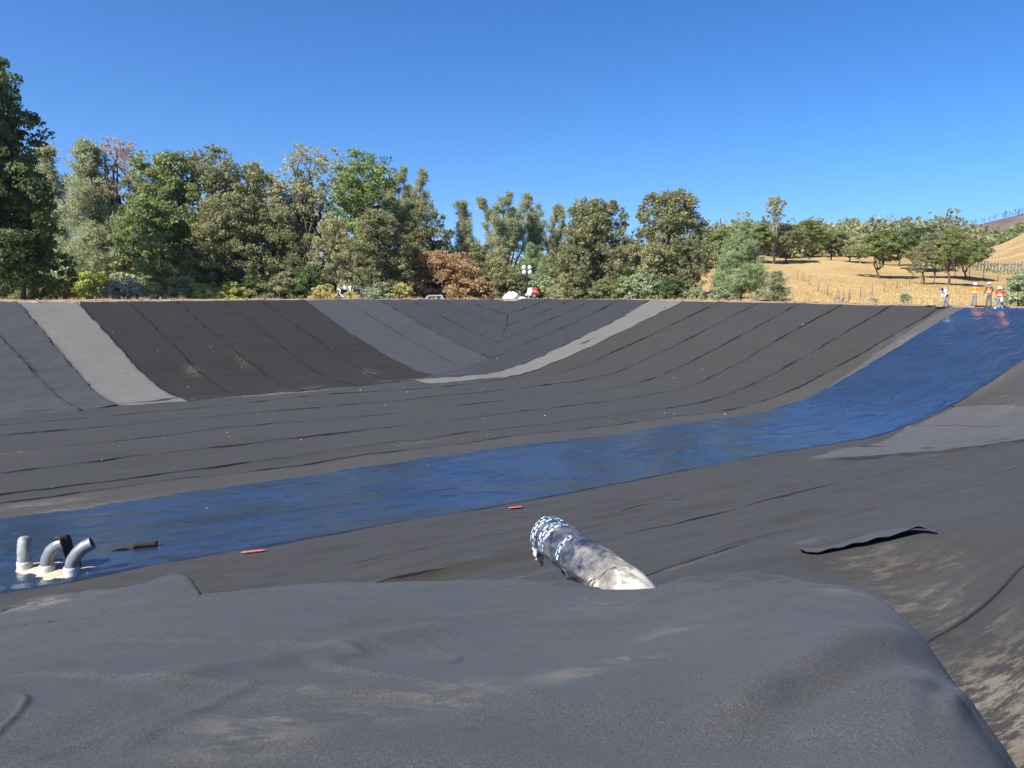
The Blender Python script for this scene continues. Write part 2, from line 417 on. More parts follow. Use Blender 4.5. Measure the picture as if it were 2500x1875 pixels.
def sheet(name, A, B, mat, off, label, nu=14, nv=220, wr=.02, wsc=(1.6, .5), gap=.03, lift=.05, cat='felt sheet', group=None, smoothA=True, edge=.08, extra=None, gapn=.5, lip_shade_w=.065):
    sheet_i[0] += 1; sd = sheet_i[0] * 31
    A = resample(A, nv); B = resample(B, nv)
    D = B - A; W = np.hypot(D[:, 0], D[:, 1])[:, None] + 1e-6; Dn = D / W
    Lg = np.r_[0, np.cumsum(np.hypot(*np.diff((A + B) / 2, axis=0).T))]
    wa = edge * (fbm(Lg * .9, Lg * 0, sd, 3)) ; wb = edge * (fbm(Lg * .9, Lg * 0, sd + 5, 3))
    ga = gap * (1 + gapn * fbm(Lg * .35, Lg * 0, sd + 9, 2)); gb = gap * (1 + gapn * fbm(Lg * .35, Lg * 0, sd + 11, 2))
    A2 = A + Dn * (wa + ga)[:, None]; B2 = B - Dn * (wb + gb)[:, None]
    u = np.linspace(0, 1, nu); u = .5 - .5 * np.cos(np.pi * u) * (1 - .35 * np.sin(np.pi * u) ** 2)
    x = A2[:, None, 0] * (1 - u) + B2[:, None, 0] * u; y = A2[:, None, 1] * (1 - u) + B2[:, None, 1] * u
    U = u[None, :] * W; V_ = Lg[:, None] + 0 * u[None, :]
    z = H(x, y) + off
    w = wr * fbm(V_ / wsc[0], U / wsc[1], sd + 3, 3) + wr * .7 * (1 - np.abs(fbm(V_ / (wsc[0] * 2.3) + .6 * U, U / (wsc[1] * 2.1) , sd + 4, 2)))
    z = z + w
    ed = np.exp(-np.minimum(U, W - U) / .16)
    z = z + ed * .7 * lift * np.clip(.65 + .45 * fbm(V_ * .7, U * 0, sd + 8, 3), .2, 1.3)
    sw = lip_shade_w * (1 + .5 * fbm(V_ * .8, U * 0, sd + 13, 3))
    lip_shade = np.clip(np.exp(-(np.minimum(U, W - U) / sw) ** 2) * np.clip(.9 + .35 * fbm(V_ * .45, U * 0, sd + 15, 2), .4, 1), 0, 1)  # painted shade along both sheet edges, broken up by noise
    if extra is not None: z = z + extra(x, y, U, V_, W)
    # skirts down to the bed
    def sk(i): return x[:, i], y[:, i], H(x[:, i], y[:, i]) - .02
    xs, ys, zs = sk(0); xe, ye, ze = sk(-1)
    X = np.concatenate([xs[:, None], x, xe[:, None]], 1); Y = np.concatenate([ys[:, None], y, ye[:, None]], 1); Z = np.concatenate([np.minimum(zs, z[:, 0] - .005)[:, None], z, np.minimum(ze, z[:, -1] - .005)[:, None]], 1)
    n, m = X.shape; lip_shade = np.concatenate([lip_shade[:, :1], lip_shade, lip_shade[:, -1:]], 1)
    P = np.stack([X, Y, Z], -1).reshape(-1, 3)
    i, j = np.meshgrid(np.arange(n - 1), np.arange(m - 1), indexing='ij')
    q = np.stack([i * m + j, i * m + j + 1, (i + 1) * m + j + 1, (i + 1) * m + j], -1).reshape(-1, 4)
    # orient up
    p = P[q[len(q) // 2]]; nrm = np.cross(p[1] - p[0], p[2] - p[1])
    if nrm[2] < 0: q = q[:, ::-1]
    o = raw_mesh(name, P, q, mat, smooth=True, attrs={'dust': dust_at(P[:, 0], P[:, 1]), 'seam': lip_shade.ravel()})
    tag(o, label, cat, group); return o

# clay dust patches seen in the photo
for a in [(690, 960, 3.2, .35, 1.5), (640, 965, 2.5, .25, 1.2), (1760, 1047, 2.6, .55, 1.6), (1850, 1046, 1.5, .4, 1.4), (1660, 1050, 2.0, .3, .9),
          (470, 905, .5, 1.2, 1.0), (590, 880, .4, 1.5, .8), (900, 910, .6, .8, .9), (1070, 931, 2.5, .3, .8), (970, 930, 1.6, .3, .8),
          (90, 1232, 1.6, .35, 1.1), (200, 1240, 1.6, .4, 1.1), (300, 1232, 1.2, .3, .9), (40, 1107, .7, .25, .9), (560, 1215, 2, .3, .6), (330, 1150, .8, .2, .5),
          (80, 1487, 1.0, .35, 1.3), (150, 1478, .9, .25, 1.2), (30, 1500, .5, .3, 1.0),
          (1400, 1080, 3, .5, .5), (1020, 1080, 1.4, .4, .5), (700, 1290, 1, .2, .3), (1700, 1375, .8, .12, .8), (1280, 1415, .8, .08, .6),
          (1980, 1330, .3, .12, .8), (2020, 1322, .25, .1, .8), (2080, 1378, .35, .14, .9), (2150, 1352, .35, .1, .8), (2160, 1400, .5, .2, .7), (2200, 1420, .7, .12, .6),
          (2230, 1480, .9, .12, .9), (2290, 1495, .6, .12, .9), (2330, 1525, .3, .1, 1), (2430, 1530, .3, .1, .9), (2130, 1480, .8, .12, .8), (2310, 1375, .25, .1, .6),
          (2330, 1375, .2, .12, .7), (1970, 1440, .35, .1, 1.0), (2090, 1500, .6, .1, .7), (2250, 1600, .5, .15, .8),
          (1500, 1520, .5, .3, .5), (1400, 1720, .25, .12, .9), (1500, 1690, .25, .1, .8), (1100, 1770, .35, .14, .7), (640, 1840, .25, .2, 1.0), (840, 1810, .2, .1, .8), (800, 1740, .2, .08, .7), (1650, 1590, .3, .12, .6), (2090, 1500, .2, .05, .7),
          (2460, 1000, 2.0, .6, .5), (2440, 930, 2.5, .5, .6), (2300, 1110, 2, .3, .4)]:
    dust_px(*a)
for a in [(2440, 1700, .9, .6, 1.3), (2480, 1780, .8, .5, 1.4), (2420, 1800, .4, .3, 1.1), (2490, 1650, .5, .4, 1.0)]:
    dust_px(*a)
# light dusty streaks along right wall band
for (a, b_) in [(2210, 830), (2190, 850), (2150, 880), (2080, 925), (2040, 948), (1960, 990), (1925, 1008)]:
    dust_px(a, b_, 1.4, .16, 1.1)

# under-layer of black felt below every seam
def under():
    S, T = np.meshgrid(np.linspace(-34, 62, 230), np.linspace(-.2, 77, 190), indexing='ij')
    x, y = xy(S, T); z = H(x, y) - .045
    d = sdf(S, T)
    a, b = S.shape; i, j = np.meshgrid(np.arange(a - 1), np.arange(b - 1), indexing='ij')
    q = np.stack([i * b + j, (i + 1) * b + j, (i + 1) * b + j + 1, i * b + j + 1], -1).reshape(-1, 4)
    q = q[(d.ravel()[q] < 19.7).all(1)]
    used = np.unique(q); mp = -np.ones(S.size, int); mp[used] = np.arange(len(used))
    V = np.stack([x, y, z], -1).reshape(-1, 3)[used]
    o = raw_mesh('basin_bed', V, mp[q], M['black'], smooth=True, attrs={'dust': np.zeros(len(V))})
    tag(o, 'black under-layer lining the empty reservoir basin', None, None, 'structure')
under()

def st_line(t0, t1, s0, s1, n=60):
    s = np.linspace(s0, s1, n); t = t0 + (t1 - t0) * (s / 60.0)
    x, y = xy(s, t); return np.stack([x, y], 1)
def rim_s(t):   # where the strip line of this t meets the rim on the right
    ss = np.linspace(30, 66, 400); d = sdf(ss, np.full_like(ss, t)); return float(np.interp(19.55, d, ss))
# floor + right wall strips (t at s=0, t at s=60)
seams = [(29.7, 29.4), (32.4, 31.2), (33.6, 35.2), (37.4, 39.6), (41.9, 43.7), (46.4, 48.2), (50.2, 52.8), (53.6, 57.3)]
flab = ['narrow grey-brown felt strip bordering the far edge of the blue liner',
        'dark felt strip, second beyond the blue liner, crossing floor and right bank',
        'dark felt strip, third beyond the blue liner, crossing floor and right bank',
        'dark felt strip, fourth beyond the blue liner, crossing floor and right bank',
        'dark felt strip, fifth beyond the blue liner, curving up the right bank',
        'dark felt strip, sixth beyond the blue liner, curving up the right bank',
        'dark felt strip lying along the foot of the far bank beside the pale strip']
fm = ['dark2', 'dark', 'dark', 'dark', 'dark', 'dark', 'dark']
for i in range(7):
    a, b_ = seams[i], seams[i + 1]
    m = M[fm[i]]
    A = st_line(a[0], a[1], -34, rim_s(a[1])); B = st_line(b_[0], b_[1], -34, rim_s(b_[1]))
    sheet('felt_strip', A, B, m, .01 + .006 * (i % 2), flab[i], nu=20, nv=420, wr=.016, wsc=(1.8, .7), gap=.045, lift=.07, group='dark felt strips across the basin floor')
# pale band up the right wall next to the liner
pA = hits([(1945, 1020), (2050, 960), (2160, 890), (2260, 815), (2360, 752)]); pB = hits([(1870, 1030), (1990, 965), (2120, 875), (2230, 800), (2318, 750)])
sheet('felt_strip', pA, pB, M['pale'], .035, 'tapering pale grey felt band climbing the right bank beside the blue liner', nu=12, nv=200, wr=.012, gap=0, lift=.03)

# far bank strips : pixel seams from the rim down to the toe
fb = {
 0: [(-330, 742), (-200, 860), (-60, 1000), (-40, 1030)],
 1: [(-90, 740), (40, 860), (130, 960), (200, 1003)],
 2: [(45, 738), (98, 800), (165, 880), (225, 950), (286, 991)],
 3: [(190, 737), (262, 815), (330, 890), (405, 958), (459, 980)],
 4: [(311, 736), (434, 854), (550, 955), (590, 965)],
 5: [(430, 735), (571, 854), (687, 937), (745, 954)],
 6: [(539, 734), (640, 808), (723, 875), (790, 919), (870, 943)],
 7: [(633, 733), (777, 833), (890, 910), (971, 932)],
 8: [(738, 732), (850, 812), (930, 862), (989, 896), (1075, 920)],
 9: [(827, 731), (970, 812), (1107, 889), (1172, 914)],
 10: [(912, 731), (1040, 800), (1152, 856), (1197, 876)],
 11: [(989, 731), (1090, 780), (1170, 817), (1213, 837)],
 12: [(1071, 731), (1120, 755), (1188, 783), (1236, 797)],
 13: [(1134, 731), (1180, 752), (1238, 768)],
 14: [(1200, 731), (1262, 745)]}
def h4(l): return hits([(a, b_ + .5) for a, b_ in l])
flm = ['mid', 'mid', 'light', 'black', 'black', 'black', 'black', 'black', 'mid', 'mid', 'mid2', 'mid2', 'mid2', 'mid2']
fl = ['slate felt strip at the left frame edge of the far bank', 'creased slate felt sheet left of the pale strip on the far bank', 'light grey felt strip running down the left of the far bank',
      'black felt strip right beside the light grey strip on the far bank', 'second black felt strip right of the light grey strip on the far bank', 'third black felt strip, middle of the black ones on the far bank',
      'fourth black felt strip of the far bank, dusty at its foot', 'black felt strip next to the blue-grey sheets on the far bank', 'blue-grey felt strip bordering the black strips in the far corner',
      'blue-grey felt strip, second from the black strips in the far corner', 'slate strip meeting the chevron seam, longest of the dark ones', 'slate strip meeting the chevron seam below the parked pickup',
      'short slate strip meeting the chevron seam near the far rim', 'shortest slate strip left of the chevron seam at the rim']
for i in range(14):
    A = h4(fb[i]); B = h4(fb[i + 1])
    sheet('felt_strip', A, B, M[flm[i]], .022 + .006 * (i % 2), fl[i], nu=16, nv=150, wr=.022 if i > 1 else .06, wsc=(.55, 2.5) if i > 1 else (.9, 1.5), gap=.03, lift=.06, group='felt strips down the far bank')
# right of the chevron
cr = {
 0: [(1670, 735.5), (1560, 790), (1450, 845), (1340, 890), (1240, 922), (1130, 932), (1040, 938)],
 1: [(1591, 733), (1500, 785), (1374, 846), (1290, 884), (1193, 914), (1100, 922), (1010, 928)],
 2: [(1523, 732), (1430, 775), (1330, 820), (1255, 852), (1197, 876)],
 3: [(1464, 732), (1380, 765), (1290, 805), (1213, 837)],
 4: [(1405, 731.5), (1340, 758), (1290, 776), (1238, 797)],
 5: [(1346, 731.5), (1290, 752), (1240, 768)],
 6: [(1283, 731), (1250, 742), (1238, 748)]}
cm = ['light', 'mid2', 'mid2', 'mid2', 'mid2', 'mid2']
cl = ['light grey felt strip sweeping down the rounded far right corner to the floor', 'dark slate strip just above the light grey one in the far corner', 'slate strip right of the chevron seam, third from the light one',
      'slate strip right of the chevron seam, fourth from the light one', 'small slate strip right of the chevron seam near the rim', 'smallest slate strip right of the chevron seam at the rim']
for i in range(6):
    A = h4(cr[i]); B = h4(cr[i + 1])
    sheet('felt_strip', A, B, M[cm[i]], .05 + .006 * i, cl[i], nu=16, nv=150, wr=.02, wsc=(.55, 2.5), gap=.02, lift=.06, group='felt strips down the far bank')

# blue liner
def liner_extra(x, y, U, V_, W):
    e = .030 * fbm(V_ / 3.2, U / 1.9, 500, 2)
    def crease(u, v, sd, w, h, k): 
        n_ = np.abs(fbm(u, v, sd, 2)); m_ = sst(.05, .5, vn(V_ / 2.6 + sd, U / 1.6, sd + 9) + .25)
        return h * np.exp(-(n_ / w) ** 2) * m_
    e += crease(V_ / 3.4 + .35 * U, U / 1.1 - V_ * .10, 501, .09, .060, 1)
    e += crease(V_ / 1.7 - .45 * U, U / .8 + V_ * .16, 502, .09, .036, 1)
    e += crease(V_ / 4.5, U / .55, 503, .09, .030, 1)
    slope = sst(36, 43, SA * x + CA * y); e = e * (.58 + .42 * slope)
    e += slope * crease(V_ / .9 + .1 * U, U / 2.6, 504, .12, .045, 1)
    e += .05 * np.exp(-((U - W * .5 + .02 * V_) / .10) ** 2) * .4
    return e
A = st_line(22.1, 20.9, -36, rim_s(20.9)); B = st_line(29.9, 29.5, -36, rim_s(29.5))
ln = sheet('liner_strip', A, B, M['liner'], .085, 'shiny blue-black plastic liner strip crossing the basin floor and right bank', nu=110, nv=1200, wr=.01, wsc=(1.0, .5), gap=0, lift=.02, edge=.035, lip_shade_w=.001, cat='pond liner', extra=liner_extra)

# sheets on the near-right corner below the liner
q1 = [(2349, 992), (2430, 993), (2520, 995), (2700, 1000)]
A0 = st_line(20.95, 20.95, 38, rim_s(20.9))
q2 = [(2218, 1048), (2340, 1047), (2500, 1047), (2800, 1050)]
q3 = [(2100, 1098), (2300, 1090), (2500, 1076), (2800, 1060)]
q4 = [(1975, 1127), (2200, 1113), (2500, 1082), (2800, 1062)]
def nearwall(t0, t1, s0, s1): return st_line(t0, t1, s0, s1)
W_ = [(2330, 985), (2500, 880), (2700, 800)]
g1, g2, g3 = h4(q1), h4(q2), h4(q3)
top = np.array([xy(s_, 21.1) for s_ in np.linspace(g1[0] @ [SA, CA], 60, 8)])
rb = 'felt sheets lapped over the right end of the near bank'
sheet('felt_sheet', top, h4([(2349, 994), (2430, 995), (2500, 996), (2600, 998)]), M['dark2'], .07, 'dark dusty felt sheet above the pale ones under the liner on the right bank', nu=30, nv=120, wr=.03, wsc=(2, 1), gap=.0, lift=.02, group=rb)
sheet('felt_sheet', h4([(2335, 996), (2430, 993), (2500, 995), (2600, 998)]), h4([(2215, 1049), (2340, 1047), (2500, 1047), (2650, 1049)]), M['pale'], .10, 'pale slate felt sheet, upper of two below the dusty dark one at right', nu=24, nv=120, wr=.03, wsc=(2, 1), gap=.0, lift=.05, group=rb)
sheet('felt_sheet', h4([(2215, 1048), (2340, 1046), (2500, 1046), (2650, 1049)]), h4([(2098, 1099), (2300, 1091), (2500, 1077), (2650, 1068)]), M['pale'], .125, 'wide pale slate felt sheet meeting the liner edge at the right', nu=24, nv=120, wr=.035, wsc=(2, 1), gap=.0, lift=.06, group=rb)
sheet('felt_sheet', h4([(2100, 1097), (2300, 1089), (2500, 1075), (2650, 1066)]), h4([(1970, 1128), (2200, 1116), (2500, 1086), (2650, 1072)]), M['pale'], .15, 'lowest pale felt wedge tapering left along the liner edge', nu=20, nv=140, wr=.035, wsc=(2, .8), gap=.0, lift=.06, group=rb)

# near bank strips
ed_px = [(-700, 1560), (-300, 1530), (0, 1496), (20, 1485), (120, 1462), (300, 1433), (425, 1412), (470, 1416)]
E_ = hits(ed_px, y1=60)
KK = np.r_[E_[:, 0] / E_[:, 1], [-.388, -.36, -.30, .18, .30, .40, .47, .53, .58, .62, .66, .75, .9, 1.0]]
YY = np.r_[E_[:, 1], [11.6, 9.9, 9.4, 9.4, 9.4, 9.3, 8.6, 7.2, 6.3, 5.6, 5.0, 3.9, 3.0, 2.5]]
def fold_extra(x, y, U, V_, W):
    s, t = st(x, y)
    k = np.exp(-((t - 14) / 7) ** 2) * (1 - sst(29, 36, s))
    r1 = np.clip(1 - np.abs(fbm(s / 9 + .1 * t, t / 1.15 + s * .03, 611, 2)) * 2.6, 0, 1)
    r2 = np.clip(1 - np.abs(fbm(s / 5, t / .6 - s * .05, 613, 2)) * 3.0, 0, 1)
    kk = x / np.maximum(y, .1); ins = (y > .3) * sst(.15, .6, np.interp(kk, KK, YY) - y)
    r3 = np.clip(1 - np.abs(fbm(s / 7 - .05 * t, t / 1.9 - s * .04, 617, 2)) * 2.2, 0, 1)
    return k * (.095 * r1 + .05 * r2 + .11 * r3) * (1 - ins) - .10 * ins
ns = [(22.2, 21.0), (17.6, 17.2), (13.0, 12.8), (8.2, 8.4), (3.8, 3.8), (.1, .1)]
nl = ['brown-black felt strip lying along the near edge of the blue liner', 'rippled dark felt strip of the near bank behind the wrapped pipe', 'dark felt strip of the near bank, level with the torn flap',
      'dark dusty felt strip of the near bank right of the mound', 'dusty dark felt strip at the near rim, lower right corner']
for i in range(5):
    A = st_line(*ns[i], -30, 58); B = st_line(*ns[i + 1], -30, 58)
    sheet('felt_strip', A, B, M['brown'], .012 + .012 * (i % 2), nl[i], nu=46, nv=1100, wr=.02, wsc=(1.7, .5), gap=-.04, lift=.03, lip_shade_w=.02, group='felt strips along the near bank', extra=fold_extra)
# pale lap sheet at the left, beyond the front sheet
def polar_sheet():
    ks = np.linspace(-1.25, 1.0, 620)
    pxs = 1250 + F * ks * 1.0
    Ye = np.interp(ks, KK, YY)
    ker = np.ones(7) / 7; Ye = np.convolve(np.pad(Ye, 3, 'edge'), ker, 'valid')
    Ye = Ye * (1 + .006 * fbm(ks * 30, ks * 0, 71, 3))
    v = np.linspace(0, 1, 520)
    K, Vv = np.meshgrid(ks, v, indexing='ij')
    Yb = np.minimum(6.6, Ye * .82)[:, None]; Y = np.where(Vv < .86, .35 * (Yb / .35) ** (Vv / .86), Yb + (Ye[:, None] - Yb) * (Vv - .86) / .14)
    X = K * Y
    z = H(X, Y) + .04 + .07 * sst(.0, .7, Ye[:, None] - Y)
    s, t = st(X, Y)
    # long soft ripples running with the roll, plus bigger swells and folds near the right shoulder
    q = X * .28 + Y * .96; p = X * .96 - Y * .28
    rip = .62 * (0 * p + .03 * fbm(p / 4.5, q / .75 + p * .08, 81, 3) + .014 * fbm(p / 2.2, q / .33, 83, 2))
    rip += .032 * np.clip(1 - np.abs(fbm(p / 5 + .2, q / 1.9, 85, 2)) * 2.4, 0, 1)
    def cr(u, v, sd, w, h): return h * np.exp(-(np.abs(fbm(u, v, sd, 2)) / w) ** 2) * sst(-.1, .4, vn(X / 1.7 + sd, Y / 1.3, sd + 5))
    rip += cr(p / 3.2 + .3 * q, q / .8, 191, .045, .020) + cr(p / 1.4 - .35 * q, q / .55, 193, .05, .012) + cr(p / .7, q / 1.6 + .4 * p, 195, .04, .010)
    rip = rip * 1.35
    rip += .007 * fbm(p / .35, q / .16, 197, 2)
    z += rip * sst(.2, 2.0, Y)
    def fold(x0, y0, x1, y1, w, h):
        dx, dy = x1 - x0, y1 - y0; l = math.hypot(dx, dy)
        u = ((X - x0) * dx + (Y - y0) * dy) / l; n_ = ((X - x0) * -dy + (Y - y0) * dx) / l + .06 * fbm(u * 1.2, u * 0, 91, 2)
        return 1.5 * h * np.exp(-(n_ / w) ** 2) * sst(-.1, .45, u) * (1 - sst(l - .5, l + .3, u))
    eps = (Ye[:, None] - Y)
    def fpx(p0, p1, w, h):
        q0, q1 = hit(*p0), hit(*p1)
        return fold(q0[0], q0[1], q1[0], q1[1], w, h)
    z += fpx((1700, 1868), (2240, 1640), .13, .050) - fpx((1800, 1872), (2270, 1680), .12, .055)
    z += fpx((2180, 1872), (2290, 1790), .06, .030) + fpx((2295, 1860), (2340, 1780), .05, .035) - fpx((2240, 1860), (2310, 1760), .05, .03)
    z += fpx((1480, 1560), (2200, 1560), .10, .045) - fpx((1500, 1500), (2150, 1520), .12, .03) + fpx((700, 1600), (1400, 1520), .14, .03) + fpx((300, 1760), (1100, 1580), .14, .03)
    z += fpx((1300, 1465), (1900, 1440), .10, .05) - fpx((1700, 1450), (2000, 1460), .10, .04)
    SL = resample(hits([(-60, 1556), (60, 1537), (180, 1521), (300, 1500), (420, 1478), (520, 1460), (597, 1441), (600, 1436)]), 160)
    box = (X > SL[:, 0].min() - .3) & (X < SL[:, 0].max() + .3) & (Y > SL[:, 1].min() - .3) & (Y < SL[:, 1].max() + .3)
    dd = np.full(X.shape, 9.0); sg = np.zeros(X.shape)
    pts_ = np.stack([X[box], Y[box]], 1); dm = np.full(len(pts_), 9.0); sgn = np.zeros(len(pts_))
    for a_, b_ in zip(SL[:-1], SL[1:]):
        ab = b_ - a_; l2 = (ab ** 2).sum() + 1e-9; u_ = np.clip(((pts_ - a_) @ ab) / l2, 0, 1); q_ = np.hypot(*(pts_ - a_ - u_[:, None] * ab).T)
        up_ = q_ < dm; cr_ = ab[0] * (pts_[:, 1] - a_[1]) - ab[1] * (pts_[:, 0] - a_[0]); sgn[up_] = np.sign(cr_[up_]); dm[up_] = q_[up_]
    dd[box] = dm; sg[box] = sgn
    z += .045 * np.exp(-dd / .25) * (sg < 0)
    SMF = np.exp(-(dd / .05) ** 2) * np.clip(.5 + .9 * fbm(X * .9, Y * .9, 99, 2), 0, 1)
    z += .02 * np.exp(-eps / .12) * np.clip(.4 + fbm(K * 14, K * 0, 97, 2), 0, 1)
    P = np.stack([X, Y, z], -1)
    last = P[:, -1].copy(); last[:, 2] -= .1; P = np.concatenate([P, last[:, None]], 1)
    SMF = np.concatenate([SMF, SMF[:, -1:]], 1); a, b = P.shape[:2]; P = P.reshape(-1, 3)
    i, j = np.meshgrid(np.arange(a - 1), np.arange(b - 1), indexing='ij')
    qd = np.stack([i * b + j, (i + 1) * b + j, (i + 1) * b + j + 1, i * b + j + 1], -1).reshape(-1, 4)
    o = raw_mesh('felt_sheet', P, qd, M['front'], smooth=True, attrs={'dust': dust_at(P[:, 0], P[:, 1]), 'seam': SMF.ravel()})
    tag(o, 'large blue-grey felt sheet draped over the foreground mound with soft folds', 'felt sheet')
polar_sheet()

# ================================================================== TREES
def leaf_quads(C, size, r, up=.3, asp=.55):
    """C: centres (n,3); returns verts/faces of n rhombic leaves"""
    n = len(C)
    a = r.normal(size=(n, 3)); a[:, 2] *= .8; a /= np.linalg.norm(a, axis=1)[:, None]
    b = r.normal(size=(n, 3)); b -= a * (a * b).sum(1)[:, None]; b /= np.linalg.norm(b, axis=1)[:, None]
    s_ = size * r.uniform(.6, 1.35, n)[:, None]
    V = np.stack([C - a * s_, C + b * s_ * asp, C + a * s_, C - b * s_ * asp], 1).reshape(-1, 3)
    F_ = np.arange(4 * n).reshape(-1, 4)
    return V, F_
def wig(p0, p1, n, amp, r):
    u = np.linspace(0, 1, n)[:, None]; p0 = np.asarray(p0); p1 = np.asarray(p1); l = np.linalg.norm(p1 - p0)
    P = p0 * (1 - u) + p1 * u
    k = np.cumsum(r.normal(size=(n, 3)), 0); k = k - k[0] * (1 - u) - k[-1] * u
    return P + k * amp * l / max(1, n) ** .5
TREES = {}
def tree_proto(key, h, rad, kind, seed, dens=1.0, cb=.12, leaf=.17, clumps=None, lobes=6, tr=None, stems=1, gap=.0):
    """kind 'oak' : gnarled broad crown of leaf clumps; 'pine' : upswept stems with needle tufts; 'bush' : stemless; 'bare' : open sparse"""
    r = np.random.default_rng(seed)
    limb = MB(); tr = tr or h * .018
    Cs = []; Rc = []
    if kind in ('oak', 'bare', 'bush'):
        # lobes build an irregular envelope
        lob = []
        for i in range(lobes):
            a = i * 2.4 + r.uniform(-.5, .5); q = (i + .5) / lobes
            zc = h * (cb + (1 - cb) * (.25 + .62 * q)) ; wz = h * (1 - cb) * r.uniform(.17, .25)
            rr = rad * r.uniform(.30, .62) * (1.05 - .75 * q ** 2)
            w_ = rad * r.uniform(.42, .62) * (1.1 - .45 * q)
            lob.append((np.array([rr * math.cos(a), rr * math.sin(a), min(zc, h - wz)]), np.array([w_, w_, wz])))
        lob.append((np.array([0, 0, h - h * (1 - cb) * .2]), np.array([rad * .4, rad * .4, h * (1 - cb) * .2])))
        if kind == 'bush': lob.append((np.array([0, 0, h * .3]), np.array([rad * .85, rad * .85, h * .32])))
        n = clumps or int(270 * dens)
        for k in range(n):
            c, w_ = lob[r.integers(len(lob))]
            v = r.normal(size=3); v /= np.linalg.norm(v); v *= r.uniform(.45, 1.0) ** .5
            p = c + v * w_
            if p[2] < h * cb * .7 + .1: p[2] = h * cb * .7 + r.uniform(.1, .5)
            Cs.append(p); Rc.append(rad * r.uniform(.055, .13) * (1 if kind != 'bare' else .8))
        Cs = np.array(Cs); Rc = np.array(Rc)
        if kind != 'bush' or True:
            nst = stems
            for sidx in range(nst):
                base = np.array([r.uniform(-.12, .12) * rad * (nst > 1) * 2, r.uniform(-.12, .12) * rad * (nst > 1) * 2, 0])
                fork = base * 1.3 + np.array([r.uniform(-.06, .06) * h, r.uniform(-.06, .06) * h, h * r.uniform(.16, .26)])
                limb.tube(np.r_[[base - [0, 0, .6]], wig(base, fork, 5, .10, r)], np.r_[tr * 1.5, np.linspace(tr * 1.25, tr * .85, 5)], 8)
                top = np.array([r.uniform(-.1, .1) * rad, r.uniform(-.1, .1) * rad, h * .9])
                main = wig(fork, top, 9, .16, r); limb.tube(main, np.linspace(tr * .8, tr * .12, 9), 6)
                for k in range(9 if kind != 'bush' else 4):
                    tg = Cs[r.integers(len(Cs))]; st0 = main[r.integers(0, 5)] if k % 2 else fork
                    mid_ = (st0 + tg) / 2 + np.array([0, 0, .08 * h * r.uniform(-.5, 1)])
                    pth = np.r_[wig(st0, mid_, 5, .18, r)[:-1], wig(mid_, tg, 5, .18, r)]
                    limb.tube(pth, np.linspace(tr * .5, tr * .10, len(pth)), 5)
                    for q in range(5):
                        j = r.integers(3, len(pth)); dd = Cs[np.argsort(((Cs - pth[j]) ** 2).sum(1))[r.integers(1, 7)]]
                        limb.tube(wig(pth[j], dd, 5, .2, r), np.linspace(tr * .16, tr * .045, 5), 4)
        per = int((58 if kind == 'oak' else 52 if kind == 'bush' else 20) )
        P = []; T = []
        for c, rc in zip(Cs, Rc):
            m_ = int(per * r.uniform(.6, 1.3)); v = r.normal(size=(m_, 3)); v /= np.linalg.norm(v, axis=1)[:, None]
            v *= (r.uniform(.15, 1, m_) ** .45)[:, None]; v[:, 2] *= .62
            P.append(c + v * rc * 1.25); T.append(np.clip(r.normal(.45 + .16 * r.normal(), .2, m_), 0, 1))
        P = np.concatenate(P); T = np.concatenate(T)
        V, Fq = leaf_quads(P, leaf, r); T4 = np.repeat(T, 4)
    else:  # pine
        P0 = []; P1 = []; T = []
        nst = stems
        for sidx in range(nst):
            a = sidx * 2 * math.pi / nst + r.uniform(-.5, .5); sp = rad * (.55 if nst > 1 else .05)
            hh = h * (1 if sidx == 0 else r.uniform(.8, .98))
            top = np.array([sp * math.cos(a), sp * math.sin(a), hh])
            j0 = np.array([0, 0, h * .22 if nst > 1 else 0.0])
            if sidx == 0: limb.tube(wig((0, 0, -.6), (0, 0, h * .24), 4, .03, r), np.linspace(tr * 1.2, tr, 4), 7)
            main = wig(j0, top, 12, .05, r); main[:, :2] += (np.sin(np.linspace(0, math.pi, 12)) * .12)[:, None] * top[:2] if nst > 1 else 0
            limb.tube(main, np.linspace(tr * (.8 if nst == 1 else .55), tr * .08, 12), 6)
            nb = int(70 / nst ** .6)
            for k in range(nb):
                u = r.uniform(.12 if nst == 1 else .22, .99) ; u = cb + (1 - cb) * u
                i = min(10, int(u * 11)); b0 = main[i] + (main[i + 1] - main[i]) * (u * 11 - i)
                ln_ = (rad if nst == 1 else rad * .38) * (1.12 - u) ** .75 * r.uniform(.55, 1.1)
                a2 = r.uniform(0, 2 * math.pi); up_ = r.uniform(.25, .9)
                b1 = b0 + np.array([math.cos(a2) * ln_, math.sin(a2) * ln_, ln_ * up_])
                br = wig(b0, b1, 6, .10, r); limb.tube(br, np.linspace(tr * .17, tr * .035, 6), 4)
                for q in range(int(24 * dens)):
                    j = r.uniform(.25, 1); ii = min(4, int(j * 5)); c = br[ii] + (br[ii + 1] - br[ii]) * (j * 5 - ii)
                    c = c + r.normal(size=3) * ln_ * .20
                    m_ = 22; dirs = r.normal(size=(m_, 3)); dirs[:, 2] = dirs[:, 2] * .8 + .85; dirs /= np.linalg.norm(dirs, axis=1)[:, None]
                    cc = c + dirs * r.uniform(0, .25, (m_, 1)) + r.normal(size=(m_, 3)) * [.10, .10, .16]
                    P0.append(cc); P1.append(cc + dirs * leaf * 2.2 * r.uniform(.6, 1.2, (m_, 1))); T.append(np.clip(r.normal(.5 + .12 * r.normal(), .15, m_), 0, 1))
        P0 = np.concatenate(P0); P1 = np.concatenate(P1); T = np.concatenate(T)
        sd_ = r.normal(size=P0.shape); dd = P1 - P0; sd_ = np.cross(dd, sd_); sd_ /= np.linalg.norm(sd_, axis=1)[:, None]
